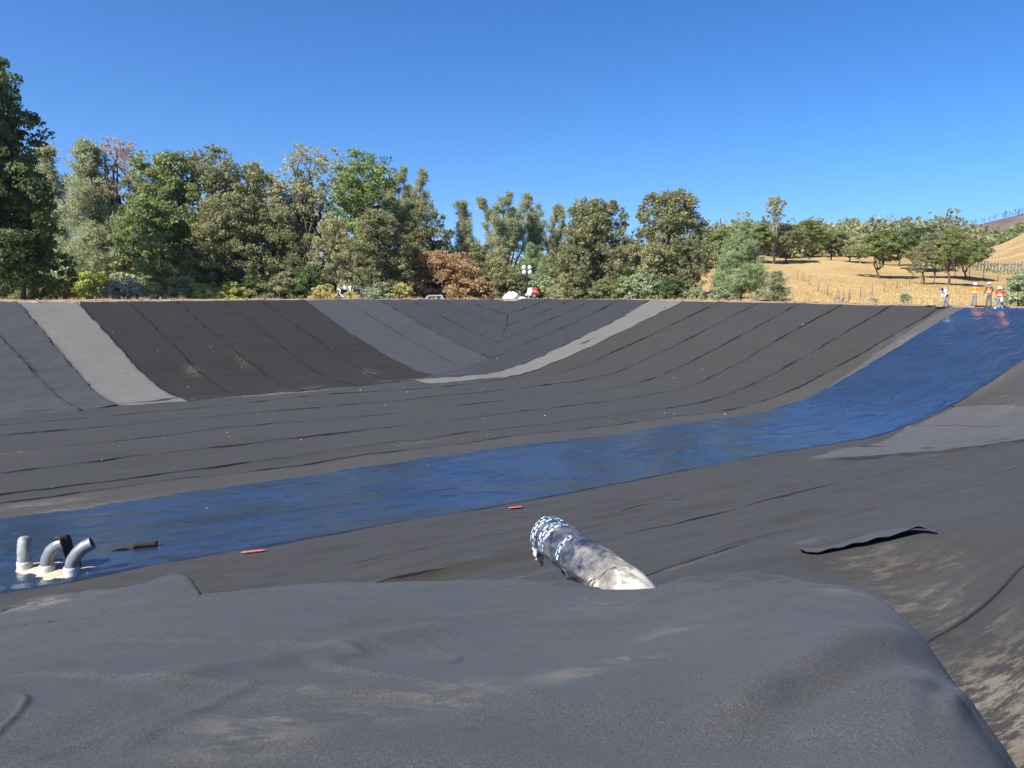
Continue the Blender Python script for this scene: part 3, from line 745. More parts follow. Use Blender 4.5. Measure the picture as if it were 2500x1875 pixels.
        w_ = leaf * .24
        V = np.stack([P0 - sd_ * w_, P0 + sd_ * w_, P1 + sd_ * w_ * .5, P1 - sd_ * w_ * .5], 1).reshape(-1, 3); Fq = np.arange(len(V)).reshape(-1, 4); T4 = np.repeat(T, 4)
    lo = limb.build('trunk', M['bark']); 
    co = raw_mesh('crown', V, Fq, LM['oak'], attrs={'tint': T4})
    TREES[key] = (lo.data, co.data, h)
    bpy.data.objects.remove(lo); bpy.data.objects.remove(co)
def put_tree(key, px, Y, topy, mat, label, cat='tree', name=None, group=None, wide=1.0, barkm='bark', rot=None, basez=None, trunkname='trunk'):
    """a tree standing at distance Y, its height read against the horizon line"""
    x, _ = atY(px, Y); g = float(outer(np.array(x), np.array(float(Y)))) if basez is None else basez
    ztop = EYE + (HOR - topy) / F * Y * (1.0 / 1.0)
    d = ray(px, topy); ztop = EYE + d[2] / d[1] * Y; x = d[0] / d[1] * Y
    lm, cm_, h0 = TREES[key]; sc = (ztop - g) / h0
    nm = name or ('pine_tree' if 'pine' in key else 'shrub' if 'bush' in key else 'oak_tree')
    e = empty(nm, (x, Y, g), random.uniform(0, 6.28) if rot is None else rot, label, cat, group)
    e.scale = (sc * wide, sc * wide, sc)
    for n_, me, mm in ((trunkname, lm, M[barkm]), ('crown', cm_, LM[mat])):
        o = bpy.data.objects.new(n_, me); COL.objects.link(o); o.parent = e
        o.material_slots[0].link = 'OBJECT'; o.material_slots[0].material = mm
    return e
tree_proto('oak_a', 17, 6.6, 'oak', 11, 1.35, .10, .17, lobes=8)
tree_proto('oak_b', 17, 5.6, 'oak', 12, 1.15, .10, .17, lobes=7)
tree_proto('oak_c', 16, 6.0, 'oak', 13, .95, .16, .16, lobes=9)
tree_proto('oak_d', 13, 5.2, 'oak', 14, 1.5, .04, .16, lobes=8)
tree_proto('oak_e', 13, 5.6, 'oak', 15, 1.7, .04, .15, lobes=7)
tree_proto('oak_f', 10, 4.8, 'oak', 16, 1.6, .28, .16, lobes=6)
tree_proto('oak_g', 10, 5.4, 'oak', 17, 1.5, .26, .16, lobes=7)
tree_proto('bare_a', 17, 4.6, 'bare', 18, .95, .42, .12, lobes=7)
tree_proto('bare_b', 12, 2.6, 'bare', 19, .8, .62, .12, lobes=5)
tree_proto('pine_a', 17, 4.6, 'pine', 21, 1.1, .02, .17)
tree_proto('pine_b', 15, 3.2, 'pine', 22, .5, .12, .17)
tree_proto('pine_c', 16, 5.4, 'pine', 23, .34, .22, .15, stems=9)
tree_proto('pine_d', 8, 4.2, 'pine', 24, 1.9, .0, .15, stems=3)
tree_proto('bush_a', 4, 3.0, 'bush', 31, .62, .0, .12, lobes=7, tr=.06, stems=3)
tree_proto('bush_b', 3.2, 2.6, 'bush', 32, .5, .0, .10, lobes=6, tr=.05, stems=4)
tree_proto('bush_c', 6.5, 4.6, 'bush', 33, 1.2, .0, .13, lobes=9, tr=.09, stems=3)
tree_proto('near_oak', 22, 6.6, 'oak', 41, 2.4, .06, .20, lobes=11)

T_ = put_tree
# --- left wood
T_('near_oak', -62, 76, 118, 'oakdark', 'towering dark oak cut off by the left edge of the photo', wide=.92, rot=1.0)
T_('oak_b', 22, 80, 330, 'oakdark', 'dark leaning oak tucked under the towering one at far left', wide=.75)
T_('oak_d', 55, 80, 430, 'oakdark', 'dark green lower oak right of the towering oak', wide=.8)
T_('pine_b', 112, 104, 372, 'pine', 'hazy pale pine peeping out behind the towering dark oak', cat='pine', wide=1.1)
T_('pine_a', 200, 96, 360, 'pine', 'broad pale grey-green pine with pointed top, left of the rusty open tree', cat='pine', wide=1.12)
T_('pine_a', 268, 104, 450, 'pine', 'shorter pale pine merging into the right side of the broad one', cat='pine', wide=.9)
T_('bare_a', 290, 100, 335, 'rust', 'open almost leafless tree with rusty twigs above the left wood', wide=.95)
T_('oak_a', 395, 98, 368, 'oak', 'tall spreading oak with flat top, right of the rusty open tree', rot=2.1)
T_('oak_b', 520, 100, 352, 'olive', 'tall dark-limbed oak, highest crown of the left group', rot=.4, wide=1.1)
T_('oak_c', 635, 103, 402, 'oakgrey', 'tall thin-leaved tawny oak in the middle of the left wood', rot=3.0, wide=1.0)
T_('bare_a', 765, 102, 350, 'oakgrey', 'tall open grey oak with dark forked limbs against the sky', rot=1.4, wide=1.25)
T_('oak_c', 740, 106, 440, 'olive', 'olive oak filling in below the tall open grey one', rot=4.0)
T_('oak_b', 880, 99, 362, 'oakgreen', 'bright green tall oak, right-hand summit of the left wood', rot=5.1, wide=1.05)
T_('pine_c', 978, 108, 408, 'pine', 'round-topped pale pine behind the bright green oak', cat='pine', wide=.85)
T_('oak_c', 1030, 100, 478, 'olive', 'gnarled dark-limbed oak reaching right toward the gap', rot=.9, wide=.85)
T_('oak_d', 385, 91, 478, 'oakgreen', 'small green oak standing in front of the left wood on a slim trunk', rot=.2, wide=1.05)
T_('oak_e', 560, 93, 470, 'olive', 'dense olive oak in the middle foreground of the wood', rot=1.2)
T_('oak_d', 480, 95, 520, 'oak', 'mid-height green oak between the slim-trunked and dense olive oaks', rot=4.4)
T_('oak_e', 680, 95, 500, 'olive', 'dense oak below the tawny thin-leaved one', rot=2.9, wide=.9)
T_('oak_c', 812, 93, 520, 'oakgrey', 'brownish thinning oak left of the round grey-green one', rot=3.3, wide=.8)
T_('oak_e', 920, 91, 508, 'olive', 'round grey-green oak bulging in front of the bright green one', rot=5.5, wide=1.0)
T_('oak_d', 1000, 98, 560, 'olive', 'smaller oak between the round grey-green oak and orange tree', rot=2.2, wide=.85)
T_('bush_c', 1085, 95, 612, 'orange', 'large orange autumn tree left of the light tower', wide=1.22, name='autumn_tree', cat='tree')
T_('bush_c', 1050, 101, 590, 'oakgreen', 'green undergrowth tree behind the orange one', wide=.9, name='small_tree', cat='tree')
# --- centre
T_('pine_b', 1126, 112, 500, 'pine', 'slim pointed pine standing alone in the gap', cat='pine', wide=.95)
T_('oak_e', 1160, 102, 592, 'olive', 'low round olive oak right of the orange tree', rot=.7)
T_('pine_c', 1232, 106, 470, 'pine', 'tall fan-shaped pine with many upswept stems behind the light tower', cat='pine', rot=.3, wide=1.1, barkm='barkgrey')
T_('oak_d', 1215, 100, 600, 'oakgrey', 'leaning grey-brown oak left of the light tower', rot=1.9, wide=.75)
T_('pine_c', 1335, 108, 492, 'pine', 'tall narrow pine with three spires, left of the two round oaks', cat='pine', rot=2.3, wide=.9)
T_('pine_a', 1290, 104, 600, 'pinebright', 'low bright pine directly behind the light tower', cat='pine', wide=1.1)
T_('pine_d', 1345, 103, 610, 'pinebright', 'low bushy pine between the light tower and the left round oak', cat='pine', wide=1.0)
T_('oak_e', 1450, 96, 482, 'olive', 'left one of the two big round grey-green oaks', rot=1.0, wide=.97)
T_('oak_d', 1410, 94, 560, 'olive', 'dark lower oak at the left skirt of the left round oak', rot=3.9, wide=.8)
T_('oak_e', 1640, 95, 460, 'olive', 'right one of the two big round grey-green oaks', rot=3.6, wide=.98)
T_('oak_d', 1600, 93, 600, 'oakgrey', 'small grey oak in front of the right round oak', rot=5.0, wide=.95)
T_('oak_d', 1690, 92, 580, 'olive', 'low oak at the right skirt of the right round oak', rot=2.5, wide=.7)
T_('oak_f', 1540, 105, 590, 'oakgrey', 'hazy thin oak in the gap between the two round oaks', rot=2.5)
T_('oak_f', 1755, 128, 562, 'oak', 'hazy oak peering round the right of the big round oaks', rot=.5)
# --- right side
T_('pine_a', 1812, 84, 548, 'pinebright', 'bright green bushy pine at the left of the golden field', cat='pine', rot=.5, wide=1.35)
T_('pine_a', 1775, 90, 600, 'pinebright', 'shorter pine left of the bright bushy one', cat='pine', wide=.9)
T_('pine_a', 1900, 79, 664, 'pine', 'low bluish young pine on the field edge', cat='pine', rot=1.7, wide=2.0)
T_('bare_b', 1895, 150, 478, 'oakgrey', 'tall thin lone tree rising high above the field oaks', wide=.95, barkm='barkgrey')
hill = [(1850, 150, 545, 'oak_f', 'oak', 'first field oak right of the bright pine'), (1925, 152, 548, 'oak_g', 'olive', 'field oak below the tall thin lone tree'),
 (1980, 165, 538, 'oak_f', 'oak', 'pointed field oak with a stout dark trunk'), (2030, 172, 560, 'oak_g', 'olive', 'low field oak next to the stout-trunked one'),
 (2075, 176, 566, 'oak_f', 'oakgrey', 'pale field oak in the middle of the row'), (2105, 168, 572, 'oak_g', 'oakgrey', 'pale squat field oak above a shadowed bare patch'),
 (2155, 122, 562, 'oak_f', 'oak', 'nearer round oak standing alone on the fence slope'), (2200, 150, 560, 'oak_g', 'olive', 'oak behind the lone round one on the fence slope'),
 (2245, 140, 556, 'oak_f', 'oakdark', 'darker oak left of the big right-hand group'), (2262, 112, 590, 'oak_c', 'olive', 'thin twiggy oak in front of the right-hand group'),
 (2330, 110, 552, 'oak_c', 'oak', 'largest oak of the right-hand group above the bending worker'), (2290, 125, 568, 'oak_g', 'olive', 'oak at the left shoulder of the right-hand group'),
 (2368, 128, 586, 'oak_g', 'oak', 'lower oak at the right shoulder of the right-hand group')]
for (px, Y, ty, k, mt_, lb) in hill:
    T_(k, px, Y, ty, mt_, lb, group='oaks on the golden field', wide=1.25 if k != 'oak_c' else 1.0, barkm='barkgrey' if mt_ == 'oakgrey' else 'bark')
T_('bush_b', 2210, 83, 716, 'sage', 'small sage shrub on the bank left of the bending worker', cat='shrub', wide=1.1)
T_('bush_a', 2500, 64, 668, 'sage', 'large sage-green shrub cut by the right frame edge beside the workers', cat='shrub', wide=1.0)
T_('bush_a', 2130, 84, 722, 'straw', 'low dry shrub on the bank right of the stump', cat='shrub', wide=1.4)
# --- undergrowth along the far rim
ug = [(20, 86, 640, 'bush_c', 'oakdark', 'dark shrub at the foot of the towering oak'), (95, 86, 660, 'bush_c', 'oak', 'green shrub near the white snag'),
 (222, 89, 662, 'bush_a', 'yellow', 'bright yellow-green shrub below the broad pale pine'), (180, 88, 700, 'bush_b', 'golden', 'golden dry shrub beside the bright yellow-green one'),
 (275, 89, 690, 'bush_b', 'straw', 'straw-pale dead shrub below the rusty tree'), (310, 90, 668, 'bush_a', 'straw', 'taller straw-pale dead shrub, second right of the bright one'),
 (345, 89, 700, 'bush_b', 'straw', 'low straw shrub left of the slim oak trunk'), (425, 90, 655, 'bush_a', 'golden', 'tan-orange shrub right of the slim oak trunk'),
 (455, 89, 690, 'bush_a', 'sage', 'grey-green shrub right of the tan-orange one'), (505, 88, 690, 'bush_b', 'yellow', 'yellow-green shrub in the wood shadow'),
 (565, 88, 688, 'bush_a', 'yellow', 'rounded yellow shrub by the low branch'), (625, 90, 672, 'bush_a', 'oakdark', 'dark shrub under the tawny oak'),
 (690, 89, 660, 'bush_a', 'olive', 'olive shrub left of the golden one'), (785, 88, 695, 'bush_a', 'golden', 'golden shrub just left of the white trailer'),
 (745, 90, 650, 'bush_c', 'oakdark', 'dark shrub mass under the open grey oak'), (860, 88, 712, 'bush_b', 'golden', 'thin tan shrub in front of the white trailer'),
 (925, 88, 690, 'bush_a', 'sage', 'sage shrub right of the white trailer'), (975, 89, 690, 'bush_a', 'golden', 'golden shrub left of the orange tree'),
 (1042, 96, 700, 'bush_b', 'yellow', 'yellow-green shrub above the parked pickup'), (1010, 95, 705, 'bush_b', 'orange', 'orange low shrub left of the parked pickup'),
 (1110, 96, 690, 'bush_a', 'orange', 'pinkish-orange low shrub right of the pickup'), (1165, 97, 680, 'bush_a', 'sage', 'sage shrub behind the white bags'),
 (1205, 97, 665, 'bush_a', 'olive', 'olive shrub between white bags and orange tree'), (1250, 99, 650, 'bush_c', 'olive', 'olive shrub behind the light tower mast'),
 (1330, 98, 670, 'bush_a', 'sage', 'sage shrub right of the red generator'), (1375, 93, 690, 'bush_a', 'oakgrey', 'grey shrub second right of the red generator'),
 (1425, 93, 700, 'bush_b', 'olive', 'low shrub below the left round oak'), (1470, 92, 680, 'bush_a', 'olive', 'olive shrub under the middle of the left round oak'),
 (1515, 92, 672, 'bush_a', 'oakgreen', 'green shrub at the gap between the round oaks'), (1560, 91, 668, 'bush_a', 'sage', 'sage shrub left of the right round oak'),
 (1640, 90, 675, 'bush_a', 'oakdark', 'dark shrub under the right round oak'), (1700, 88, 700, 'bush_b', 'sage', 'sage shrub at the edge of the golden slope'),
 (1860, 82, 705, 'bush_b', 'sage', 'little shrub between the bright pine and the bluish pine'), (1760, 84, 700, 'bush_b', 'sage', 'little shrub at the foot of the shorter pine')]
for (px, Y, ty, k, mt_, lb) in ug:
    T_(k, px, Y, ty, mt_, lb, cat='shrub', group='shrubs along the far bank', wide=1.15)

# far woods: leaf masses over the ridge, one mass nobody could count
def far_woods(name, label, poly, n, hgt, mat, seed, leaf=.9):
    r = np.random.default_rng(seed); P = []; T = []
    for k in range(n):
        kx = r.uniform(poly[0], poly[1]); Y = r.uniform(poly[2], poly[3]); x = kx * Y
        if fbm(np.array(x / 40), np.array(Y / 30), seed, 2) < poly[4]: continue
        g = float(outer(np.array(x), np.array(Y))); h = hgt * r.uniform(.55, 1.35); w_ = h * r.uniform(.6, 1.0)
        for q in range(9):
            c = np.array([x, Y, g + h * .5]) + r.normal(size=3) * [w_ * .45, w_ * .45, h * .2]
            m_ = 24; v = r.normal(size=(m_, 3)); v /= np.linalg.norm(v, axis=1)[:, None]
            P.append(c + v * [w_ * .30, w_ * .30, h * .2] * (r.uniform(.3, 1, (m_, 1)) ** .5)); T.append(np.clip(r.normal(.45 + .15 * r.normal(), .2, m_), 0, 1))
    P = np.concatenate(P); T = np.concatenate(T); V, Fq = leaf_quads(P, leaf, r, asp=.7)
    o = raw_mesh(name, V, Fq, LM[mat], attrs={'tint': np.repeat(T, 4)}); return tag(o, label, 'wood', None, 'stuff')
far_woods('far_wood', 'distant oak wood covering the ridge behind the golden field', (.22, .59, 195, 330, -.35), 900, 7, 'olive', 61, .55)
far_woods('far_wood', 'dark green wood in the valley below the burnt hill', (.555, .72, 640, 820, -.4), 420, 12, 'oak', 62, 1.2)
far_woods('far_wood', 'low woodland behind the trees on the left and centre', (-.85, .2, 125, 200, -.9), 700, 7, 'olive', 63, .5)
# burnt trees on the ridge of the burnt hill
mb = MB(); r = np.random.default_rng(5)
k_ = 0
for i in range(34):
    kx = r.uniform(.585, .70); Yr = np.linspace(900, 2200, 200); zz = outer(kx * Yr, Yr); el = (zz - EYE) / Yr; j = int(np.argmax(el)); Y = Yr[j]
    h = r.uniform(6, 13); x = kx * Y; g = float(zz[j])
    m1 = MB(); m1.tube([(0, 0, -1), (r.uniform(-.3, .3), 0, h * .5), (r.uniform(-1, 1), 0, h)], [.5, .4, .25], 5)
    for q in range(5):
        z0 = h * r.uniform(.35, .85); m1.tube([(0, 0, z0), (r.uniform(-4, 4), r.uniform(-2, 2), z0 + r.uniform(1, 4))], [.35, .2], 4)
    o = m1.build('burnt_tree', M['bark']); o.location = (x, Y, g)
    tag(o, 'tiny bare burnt tree standing on the ridge of the burnt hill', 'burnt tree', 'burnt trees along the ridge of the far hill')

# white snag at the left
mt = plain('pale_wood', (.55, .52, .46), .9, bmp=.02)
x, _ = atY(142, 88); g = float(outer(np.array(x), np.array(88.)))
mbx = MB(); mbx.tube([(0, 0, -.3), (.1, 0, 1.6), (-.1, 0, 3.2), (-.25, 0, 4.6)], [.32, .26, .3, .2], 9); mbx.tube([(-.1, 0, 3), (-.6, .1, 4.2), (-.7, .1, 4.9)], [.14, .1, .05], 6)
o = mbx.build('dead_snag', mt); o.location = (x, 88, g); tag(o, 'whitish broken dead trunk below the dark oaks at left', 'dead trunk')
# stump on the right bank
p = hit(2052, 741); g = float(H(p[0], p[1])); x, _ = atY(2052, 73); g = float(outer(np.array(x), np.array(73.)))
mbx = MB(); mbx.tube([(0, 0, -.2), (0, 0, .35), (.1, 0, .5)], [.34, .26, .2], 9)
for a in range(6): mbx.tube([(0, 0, .15), (.5 * math.cos(a * 1.05), .4 * math.sin(a * 1.05), .25 + .25 * (a % 3)), (.85 * math.cos(a * 1.05), .6 * math.sin(a * 1.05), .1 + .5 * (a % 2))], [.12, .08, .03], 6)
mbx.tube([(0, 0, .4), (-.15, 0, .8), (-.3, 0, 1.15)], [.12, .08, .03], 6)
o = mbx.build('tree_stump', M['barkgrey']); o.location = (x, 73, g); tag(o, 'uprooted grey stump lying on the bank edge by the field', 'stump')

# ================================================================== OUTLET PIPES ON THE LINER
FL = -6.1
m_g, nt_, b_ = newmat('weathered_grey_pipe'); c_ = coords(nt_)
n_ = noise(nt_, c_, 5, 6, .65); L(nt_, mix(nt_, ramp(nt_, noise(nt_, c_, 2.2, 5, .7), [(.5, 0.), (.62, .8)]), ramp(nt_, n_, [(.3, (.09, .10, .12)), (.7, (.23, .245, .27))]), (.33, .31, .24)), b_.inputs['Base Color']); b_.inputs['Roughness'].default_value = .4; bump(nt_, b_, n_, .02)
M['pipe'] = m_g
M['tape'] = plain('white_tape', (.46, .46, .43), .55, bmp=.015, scale=14)
M['sand'] = plain('pale_sand', (.48, .385, .27), .95, scale=6, bmp=.05, var=.15)
M['capfilm'] = plain('milky_film', (.25, .265, .26), .3, var=.35, scale=6, bmp=.02)
def floor_pt(px, py, h=0.0):
    p = hit(px, py); return np.array([p[0], p[1], float(H(p[0], p[1])) + .10 + h])
sp1, sp2, sp3 = floor_pt(62, 1398), floor_pt(117, 1407), floor_pt(176, 1412)
PR = .168
def bent(base, pts, name, label, capped):
    e = empty(name, base, 0, label, 'pipe')
    P = np.array(pts); Q = resample3(P, 16)
    mb_ = MB(); mb_.tube(Q, PR * (1 + .02 * np.sin(np.arange(16) * 2.1)), 22, cap=False)
    if capped:
        t_ = Q[-1] - Q[-2]; t_ /= np.linalg.norm(t_)
        mb_.tube([Q[-1] - t_ * .01, Q[-1] + t_ * .05, Q[-1] + t_ * .10, Q[-1] + t_ * .12], [PR, PR * .93, PR * .6, PR * .1], 22, cap=True)
    pm = mb_.build('bend', M['capfilm'] if capped else M['pipe'], e)
    if not capped:
        mi = MB(); mi.tube(Q[::-1], PR * .86, 22, cap=False)
        V2 = []; t_ = Q[-1] - Q[-2]; t_ /= np.linalg.norm(t_)
        mi.build('bore', plain('pipe_inside', (.02, .02, .022), .6), e)
        rm = MB(); u_ = np.cross(t_, (0, 0, 1.)); u_ /= np.linalg.norm(u_); w_ = np.cross(u_, t_); a = np.arange(24) * 2 * math.pi / 24
        ro = Q[-1] + PR * 1.02 * (np.cos(a)[:, None] * u_ + np.sin(a)[:, None] * w_); ri = Q[-1] + PR * .85 * (np.cos(a)[:, None] * u_ + np.sin(a)[:, None] * w_)
        rm.add(np.r_[ro, ri, ri - t_ * .05, ro - t_ * .05], [(j, (j + 1) % 24, 24 + (j + 1) % 24, 24 + j) for j in range(24)] + [(24 + j, 24 + (j + 1) % 24, 48 + (j + 1) % 24, 48 + j) for j in range(24)])
        rm.build('rim', M['pipe'], e)
    cl_ = MB(); cl_.tube([(0, 0, -.05), (0, 0, .05), (0.003, 0, .10), (-.002, 0, .16), (0, 0, .215), (0, 0, .225)], [PR * 1.14, PR * 1.16, PR * 1.11, PR * 1.15, PR * 1.10, PR * 1.0], 26)
    cl_.build('collar', M['tape'], e)
    return e
def resample3(P, n):
    d = np.r_[0, np.cumsum(np.linalg.norm(np.diff(P, axis=0), axis=1))]; u = np.linspace(0, d[-1], n)
    Q = np.stack([np.interp(u, d, P[:, k]) for k in range(3)], 1)
    for _ in range(3): Q[1:-1] = (Q[:-2] + 2 * Q[1:-1] + Q[2:]) / 4
    return Q
bent(sp1, [(0, 0, -.1), (0, 0, .2), (-.005, .02, .4), (-.03, .08, .60), (-.05, .16, .74)], 'outlet_pipe', 'leftmost outlet pipe, upright and wrapped in milky film, on the blue liner', True)
bent(sp2, [(0, 0, -.1), (0, 0, .2), (.03, .02, .42), (.14, .05, .62), (.30, .08, .74), (.42, .10, .78)], 'outlet_pipe', 'middle outlet pipe, bent right with black felt hung over it', False)
bent(sp3, [(0, 0, -.1), (0, 0, .2), (.05, .02, .40), (.18, .06, .60), (.36, .12, .74), (.50, .17, .80)], 'outlet_pipe', 'rightmost outlet pipe, grey bend with open mouth turned right', False)
# felt hung over the middle pipe
mbf = MB()
prof = [(-.27, .34, -.02), (-.22, .32, .16), (-.12, .28, .42), (.02, .24, .68), (.16, .22, .87), (.27, .20, .98), (.36, .18, 1.0), (.44, .17, .93), (.50, .16, .72), (.54, .16, .50), (.60, .17, .28), (.66, .2, .05)]
Pf = resample3(np.array(prof), 30); Vf = []; nW = 9
for i, p_ in enumerate(Pf):
    for j in range(nW):
        v_ = j / (nW - 1) - .5
        Vf.append(p_ + np.array([.03 * math.sin(i * .5 + j) + .02 * v_, v_ * .42 + .02 * math.sin(i * .8), -.05 * abs(v_) * 2 + .015 * math.sin(j * 2 + i)]))
mbf.add(Vf, [(i * nW + j, i * nW + j + 1, (i + 1) * nW + j + 1, (i + 1) * nW + j) for i in range(29) for j in range(nW - 1)])
o = mbf.build('felt_scrap', M['brown']); o.location = sp2; mod = o.modifiers.new('t', 'SOLIDIFY'); mod.thickness = .02
tag(o, 'black felt scrap hung like an arch over the middle bent pipe', 'felt scrap')
# sand bed
def patch(name, pxs, label, cat, mat, hgt, n=26, seed=3, spike=.12, plan=None):
    P = hits(pxs) if plan is None else np.array(plan); c = P.mean(0); ang = np.arctan2(P[:, 1] - c[1], P[:, 0] - c[0]); rd = np.hypot(P[:, 0] - c[0], P[:, 1] - c[1]); o_ = np.argsort(ang)
    a = np.linspace(-math.pi, math.pi, 97)[:-1]; rr = np.interp(a, ang[o_], rd[o_], period=2 * math.pi) * (1 + spike * fbm(a * 4, a * 0, seed, 3) * .6)
    u = np.linspace(0, 1, n); X = c[0] + rr[:, None] * np.cos(a)[:, None] * u; Y = c[1] + rr[:, None] * np.sin(a)[:, None] * u
    Z = H(X, Y) + .105 + hgt * (1 - u[None, :] ** 3) * (.7 + .5 * fbm(X * 3, Y * 3, seed, 3)) + .012
    Z[:, -1] = H(X[:, -1], Y[:, -1]) + .02
    V = np.stack([X, Y, Z], -1).reshape(-1, 3); m_ = 96
    i, j = np.meshgrid(np.arange(m_), np.arange(n - 1), indexing='ij')
    q = np.stack([i * n + j, i * n + j + 1, ((i + 1) % m_) * n + j + 1, ((i + 1) % m_) * n + j], -1).reshape(-1, 4)
    o = raw_mesh(name, V, q, mat, smooth=True, attrs={'dust': np.zeros(len(V))}); tag(o, label, cat); return o
patch('sand_bed', [(37, 1398), (90, 1380), (160, 1385), (200, 1392), (240, 1396), (236, 1404), (195, 1412), (160, 1424), (120, 1424), (85, 1412)], 'pale sand spread round the feet of the three outlet pipes', 'sand', M['sand'], .05)

# rolled scrap on the liner
e = empty('felt_roll', floor_pt(355, 1345), R(14), 'short roll of grey-brown felt with a loose flap lying on the blue liner', 'felt roll')
mb_ = MB(); N = 64; a = np.linspace(0, 2.35 * 2 * math.pi, N); rr = .095 - .017 * a / (2 * math.pi); nl_ = 14; V = []
for i in range(nl_):
    x_ = -.30 + .62 * i / (nl_ - 1)
    for k in range(N): V.append((x_ + .01 * math.sin(k), rr[k] * math.cos(a[k] - 1.5), .10 + rr[k] * math.sin(a[k] - 1.5)))
mb_.add(V, [(i * N + k, i * N + k + 1, (i + 1) * N + k + 1, (i + 1) * N + k) for i in range(nl_ - 1) for k in range(N - 1)])
o = mb_.build('roll', M['brown'], e); mod = o.modifiers.new('t', 'SOLIDIFY'); mod.thickness = .012
mb_ = MB(); V = []; nx, ny = 12, 10
for i in range(nx):
    for j in range(ny):
        u, v = i / (nx - 1), j / (ny - 1)
        x_ = -.28 - .62 * u * (1 - .25 * v) + .12 * v; y_ = -.16 + (.34 + .1 * u) * v + .10 * u
        V.append((x_, y_, .02 + .07 * math.sin(3 * u + 2 * v) ** 2 * (1 - u * .6) + .10 * v * (1 - u)))
mb_.add(V, [(i * ny + j, i * ny + j + 1, (i + 1) * ny + j + 1, (i + 1) * ny + j) for i in range(nx - 1) for j in range(ny - 1)])
o = mb_.build('flap', M['brown'], e); mod = o.modifiers.new('t', 'SOLIDIFY'); mod.thickness = .012

# torn felt flap on the near bank
lo_ = hits([(1950, 1368), (1975, 1371), (2010, 1366), (2060, 1354), (2130, 1338), (2200, 1322), (2245, 1314), (2285, 1313)])
hi_ = hits([(1950, 1352), (1985, 1354), (2030, 1349), (2090, 1328), (2150, 1308), (2200, 1302), (2250, 1301), (2287, 1311)])
A_ = resample(lo_, 70); B_ = resample(hi_, 70); V = []; nW = 12
for i in range(70):
    f = i / 69
    for j in range(nW):
        u = j / (nW - 1); x_, y_ = A_[i] * (1 - u) + B_[i] * u
        lift = .05 * (1 - u) ** 1.2 * min(1, (1 - f) * 6) * min(1, f * 9 + .2) + .09 * math.exp(-((f - .88) / .06) ** 2) * (1 - u) + .08 * math.exp(-(f / .035) ** 2) * (1 - u * .7)
        V.append((x_, y_, float(H(x_, y_)) + .075 + lift + .012 * math.sin(i * .5) * (1 - u)))
mb_ = MB(); mb_.add(V, [(i * nW + j, i * nW + j + 1, (i + 1) * nW + j + 1, (i + 1) * nW + j) for i in range(69) for j in range(nW - 1)])
o = mb_.build('felt_flap', M['front']); mod = o.modifiers.new('t', 'SOLIDIFY'); mod.thickness = .015
tag(o, 'long cut flap of felt curling up with a black gap beneath on the right bank', 'felt flap')

# paint marks along the liner edge
M['orange_paint'] = plain('orange_red_paint', (.75, .16, .08), .7)
M['pink_paint'] = plain('faded_red_paint', (.42, .10, .12), .6)
def mark(pxs, mat, label, w_=.06, z=.10, name='paint_mark'):
    P = resample(hits(pxs), 14); V = []
    for i, p_ in enumerate(P):
        q = P[min(i + 1, 13)] - P[max(i - 1, 0)]; q = np.array([-q[1], q[0]]) / (np.hypot(*q) + 1e-6) * w_ * (.6 + .5 * math.sin(i * 1.7) ** 2) * min(1, i * .4 + .15, (13 - i) * .4 + .15)
        for k in (-1, 0, 1): x_, y_ = p_ + q * k; V.append((x_, y_, float(H(x_, y_)) + z))
    mb_ = MB(); mb_.add(V, [(i * 3 + j, i * 3 + j + 1, (i + 1) * 3 + j + 1, (i + 1) * 3 + j) for i in range(13) for j in range(2)])
    o = mb_.build(name, mat); mod = o.modifiers.new('t', 'SOLIDIFY'); mod.thickness = .004; return tag(o, label, 'paint mark')
mark([(588, 1357), (620, 1353), (650, 1350)], M['orange_paint'], 'orange-red dash at the near liner edge, halfway between the pipes', .07)
mark([(1240, 1247), (1276, 1243)], M['orange_paint'], 'orange-red dash at the liner edge above the wrapped pipe', .09)

# scraps scattered on the felt
M['scrap'] = plain('pale_scrap', (.72, .70, .64), .8)
mb_ = MB(); mb_.box((0, 0, 0), (1, .6, .35), bev=.12); sc0 = mb_.build('plastic_scrap', M['scrap'])
scr = [(1213, 878), (110, 748), (100, 773), (275, 815), (445, 800), (465, 786), (520, 860), (295, 908), (320, 905), (285, 942), (460, 948), (385, 858), (515, 850), (590, 900), (630, 1012), (635, 1022), (666, 1014), (600, 1056), (555, 1060), (560, 1070), (290, 1095), (275, 1090),
 (480, 1063), (402, 1073), (250, 1128), (420, 1188), (130, 1195), (735, 1078), (735, 925), (860, 925), (880, 955), (995, 960), (805, 996), (940, 993), (1068, 937), (1180, 951), (1292, 910), (1420, 925), (1245, 968), (1325, 992), (1180, 1025), (1330, 1018), (1380, 1012), (1430, 1000), (1250, 1060), (1190, 1070),
 (1128, 1077), (1485, 1033), (1560, 1025), (1622, 1012), (1672, 975), (1716, 904), (1645, 925), (1720, 924), (1880, 928), (1925, 904), (1975, 870), (2003, 850), (1805, 972), (1768, 990), (1770, 1015), (1646, 1013), (1790, 800), (1857, 790), (1960, 795), (1045, 1140), (505, 1246), (2108, 1110), (1648, 1190), (1660, 1204), (2435, 1712), (2350, 1446), (2300, 1701), (890, 1730), (290, 1830), (718, 1497), (1265, 1455), (1320, 1461), (810, 850), (1550, 888)]
